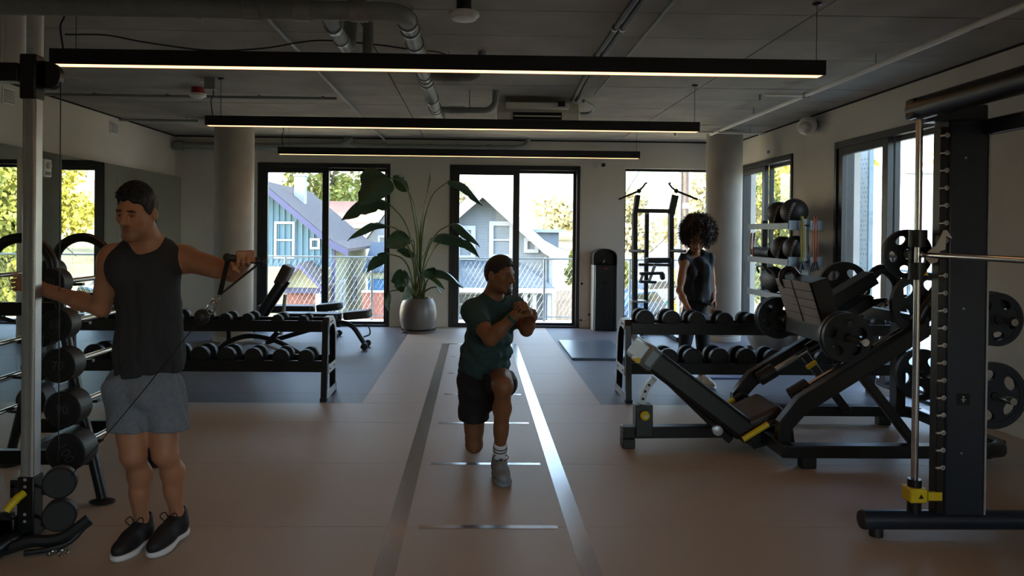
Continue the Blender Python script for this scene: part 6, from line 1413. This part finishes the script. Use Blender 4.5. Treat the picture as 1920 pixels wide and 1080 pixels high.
def sock(root, an, kn, t0, t1, r0, r1, stripes):
    s = Sdf(); a, b = mid(an, kn, t0), mid(an, kn, t1); s.rc(a, b, r0, r1, .01); a_, b_ = np.array(tuple(a)), np.array(tuple(b)); d = b_-a_; L = np.linalg.norm(d); d = d/L
    post = lambda F, X, Y, Z: np.maximum(F, ((X-b_[0])*d[0]+(Y-b_[1])*d[1]+(Z-b_[2])*d[2])-.0)
    lo2, hi2 = bounds([a, b], .07); o = person_mesh(root, 'sock', sdf_mesh('sock', s, lo2, hi2, .006, 'sock_white', post, it=1))
    for z in stripes:
        c = mid(an, kn, z); dv = Vector(d); MB().lathe([(.0, -.0032), (r1+.0022, -.0032), (r1+.0022, .0032), (.0, .0032)], c, dv, 28).build('sock_stripe', 'cloth_black', o)
sock(p2, anL2, knL2, -.12, .25, .041, .044, (.16, .20))
sock(p2, anR2, knR2, -.12, .16, .041, .043, (.115,))
shoe(p2, SH3[0], SH3[1], (0, 0, 1), 'shoe_grey', 'shoe_grey', 'cloth_black', 1.08)
tR = Vector((anR2.x, anR2.y+.12, 0)); shoe(p2, anR2+Vector((0, .085, .01)), tR+Vector((0, -.02, .0)), (0, .75, .55), 'shoe_grey', 'shoe_grey', 'cloth_black', 1.05) if False else shoe(p2, Vector((anR2.x, 5.56, .20)), Vector((anR2.x, 5.42, .0)), (0, .84, .54), 'shoe_grey', 'shoe_grey', 'cloth_black', 1.05)
wd = (Vector(wrR2)-elR2).normalized(); wc = Vector(wrR2)-wd*.035; M('watch_green', '#1f4a45', .5)
wt = MB().lathe([(.0345, -.013), (.037, -.010), (.037, .010), (.0345, .013)], wc, wd, 26).build('watch', 'watch_green', p2, world=True)

# ---------------------------------------------------------------- woman behind the right dumbbell rack
p3 = thing('person', 'person in black sleeveless top and leggings reaching for a dumbbell on the right rack', 'person', (2.30, 7.75, 0))
Hc3 = at(1306, 447, 7.64); HR3 = frame((-.10, -.72, -.60), (.0, -.60, .72)); nk3 = at(1304, 472, 7.78); ch3 = at(1304, 505, 7.78); ws3 = at(1304, 556, 7.80); pv3 = at(1302, 596, 7.82)
shR3, shL3 = at(1284, 488, 7.72), at(1329, 487, 7.80); elR3, wrR3 = at(1274, 545, 7.60), at(1292, 583, 7.34); elL3, wrL3 = at(1336, 540, 7.86), at(1337, 559, 7.72)
hpR3, hpL3 = at(1290, 600, 7.80), at(1317, 600, 7.84); knR3, knL3 = at(1283, 655, 7.74), at(1318, 665, 7.76); anR3, anL3 = Vector((at(1282, 700, 7.86).x, 7.90, .09)), Vector((at(1320, 715, 7.66).x, 7.68, .09))
fw3 = Vector((-.12, -.98, 0))
B = Sdf(); head(B, Hc3, HR3, male=False, nose=.97); B.rc(Hc3+HR3 @ Vector((0, .03, -.05)), nk3, .046, .05, .03); B.rc(pv3, ws3, .125, .10, .05, flat=(fw3, .78)); B.rc(ws3, ch3, .10, .115, .05, flat=(fw3, .76)); B.rc(shR3, shL3, .045, .045, .05)
arm(B, shR3, elR3, wrR3, .80); arm(B, shL3, elL3, wrL3, .80); leg(B, hpR3, knR3, anR3, -fw3, .90); leg(B, hpL3, knL3, anL3, -fw3, .90)
h3 = Vector((.12, -.55, -.75)).normalized(); h4 = Vector((.15, -.4, -.85)).normalized()
hand(B, wrR3, h3, (.2, .6, -.5), False, curl=(.7, .9, .5), sc=.92); hand(B, wrL3, h4, (-.8, .2, .1), True, curl=(.4, .6, .4), sc=.92)
base3 = C3('#9a6b4d'); lo, hi = bounds([Hc3, anR3, anL3, wrR3, wrL3, shL3, shR3], .2); lo[2] = .02
me = sdf_mesh('body', B, lo, hi, .009, 'skin', fine=[(*box_at(Hc3, .14), .0055), (*box_at(Vector(wrR3)+h3*.06, .10), .0042), (*box_at(Vector(wrL3)+h4*.06, .10), .0042)], colour=face_paint(base3, Hc3, HR3, C3('#7a4238'), C3('#1a120d'), base3*.9, .2))
person_mesh(p3, 'body', me); eyes(p3, Hc3, HR3)
# curly hair: soft core plus many curls
hc = at(1309, 431, 7.70); hr = .170
s = Sdf(); s.el(hc, (.163, .160, .155), None, .02); s.el(hc+Vector((.0, .03, -.06)), (.150, .13, .11), None, .05)
nd = noise_disp(.05, (30, 45, 60, 80), 33); fc = np.array(tuple(Hc3+HR3 @ Vector((0, -.11, -.055))))
post = lambda F, X, Y, Z: np.maximum(F+nd(X, Y, Z), .085-np.sqrt((X-fc[0])**2+(Y-fc[1])**2+(Z-fc[2])**2))
a, b = box_at(hc, .27); hair = person_mesh(p3, 'hair', sdf_mesh('hair', s, a, b, .008, 'hair_curly', post, it=1))
rg = random.Random(7); cm_ = MB()
for i in range(2200):
    v = Vector((rg.gauss(0, 1), rg.gauss(0, 1), rg.gauss(0, 1))).normalized(); p = hc+Vector((v.x*.165, v.y*.165, v.z*.158-.02*(1-abs(v.z))))
    if (p-Vector(fc)).length < .095 or p.z < hc.z-.17: continue
    t = v.orthogonal().normalized(); t = Matrix.Rotation(rg.uniform(0, 6.28), 3, v) @ t; u_ = v.cross(t); L_ = rg.uniform(.03, .08); cr = rg.uniform(.007, .015); ph = rg.uniform(0, 6)
    pts = [p-v*.02+v*(L_*k/7)+t*(cr*math.cos(ph+k*1.1))+u_*(cr*math.sin(ph+k*1.1))-Vector((0, 0, .012*(k/7)**2)) for k in range(8)]
    cm_.tube(pts, [.0028]*6+[.002, .001], 3, caps=False)
cm_.build('curls', 'hair_curly', hair, world=False, ang=60)['kind'] = 'stuff'
# top
s = Sdf(); s.rc(at(1305, 566, 7.80), ws3, .165, .150, .05, flat=(fw3, .85)); s.rc(ws3, ch3, .150, .140, .06, flat=(fw3, .85)); s.rc(mid(shR3, shL3, .02), mid(shR3, shL3, .98), .056, .058, .05); s.rc(nk3, mid(nk3, shR3, .8), .046, .044, .04); s.rc(nk3, mid(nk3, shL3, .8), .046, .044, .04)
for sx in (-.35, .35): s.el(mid(shR3, shL3, .5+sx*.6)+fw3*.085+Vector((0, 0, -.13)), (.055, .04, .05), None, .06)
s.rc(shR3+Vector((-.062, 0, .08)), shR3+Vector((-.075, -.01, -.12)), .042, .050, .02, op='d'); s.rc(shL3+Vector((.070, 0, .08)), shL3+Vector((.085, 0, -.10)), .042, .048, .02, op='d'); s.rc(Hc3, nk3+fw3*.05+Vector((0, 0, .01)), .055, .072, .012, op='d')
nd30 = noise_disp(.030, (14, 20, 26, 40), 41); nd3 = lambda X, Y, Z: nd30(X, Y, Z)-.5*np.abs(nd30(X*1.2+.3, Y, Z)); zt = at(1305, 562, 7.80).z
post = lambda F, X, Y, Z: np.maximum(F+nd3(X, Y, Z*.35), zt-Z-.35*(X-2.3)*(X > 2.3))
lo2, hi2 = bounds([shR3, shL3, pv3, nk3], .2); person_mesh(p3, 'sleeveless_top', sdf_mesh('sleeveless_top', s, lo2, hi2, .008, 'cloth_navy', post, it=2))
s = Sdf(); s.rc(pv3, at(1304, 570, 7.80), .134, .118, .05, flat=(fw3, .82)); 
for h_, k_, a_ in ((hpR3, knR3, anR3), (hpL3, knL3, anL3)): leg(s, h_, k_, a_, -fw3, .97)
post = lambda F, X, Y, Z: np.maximum(F-.003, .13-Z)
lo2, hi2 = bounds([hpR3, hpL3, knR3, anR3, anL3], .22); lo2[2] = .05; person_mesh(p3, 'leggings', sdf_mesh('leggings', s, lo2, hi2, .009, 'cloth_black', post, it=2))
shoe(p3, Vector((anR3.x, 7.96, 0)), Vector((anR3.x-.03, 7.71, 0)), (0, 0, 1), 'shoe_cream', 'sole_white', 'sole_white', .92); shoe(p3, Vector((anL3.x-.02, 7.75, 0)), Vector((anL3.x+.06, 7.50, 0)), (0, 0, 1), 'shoe_cream', 'sole_white', 'sole_white', .92)
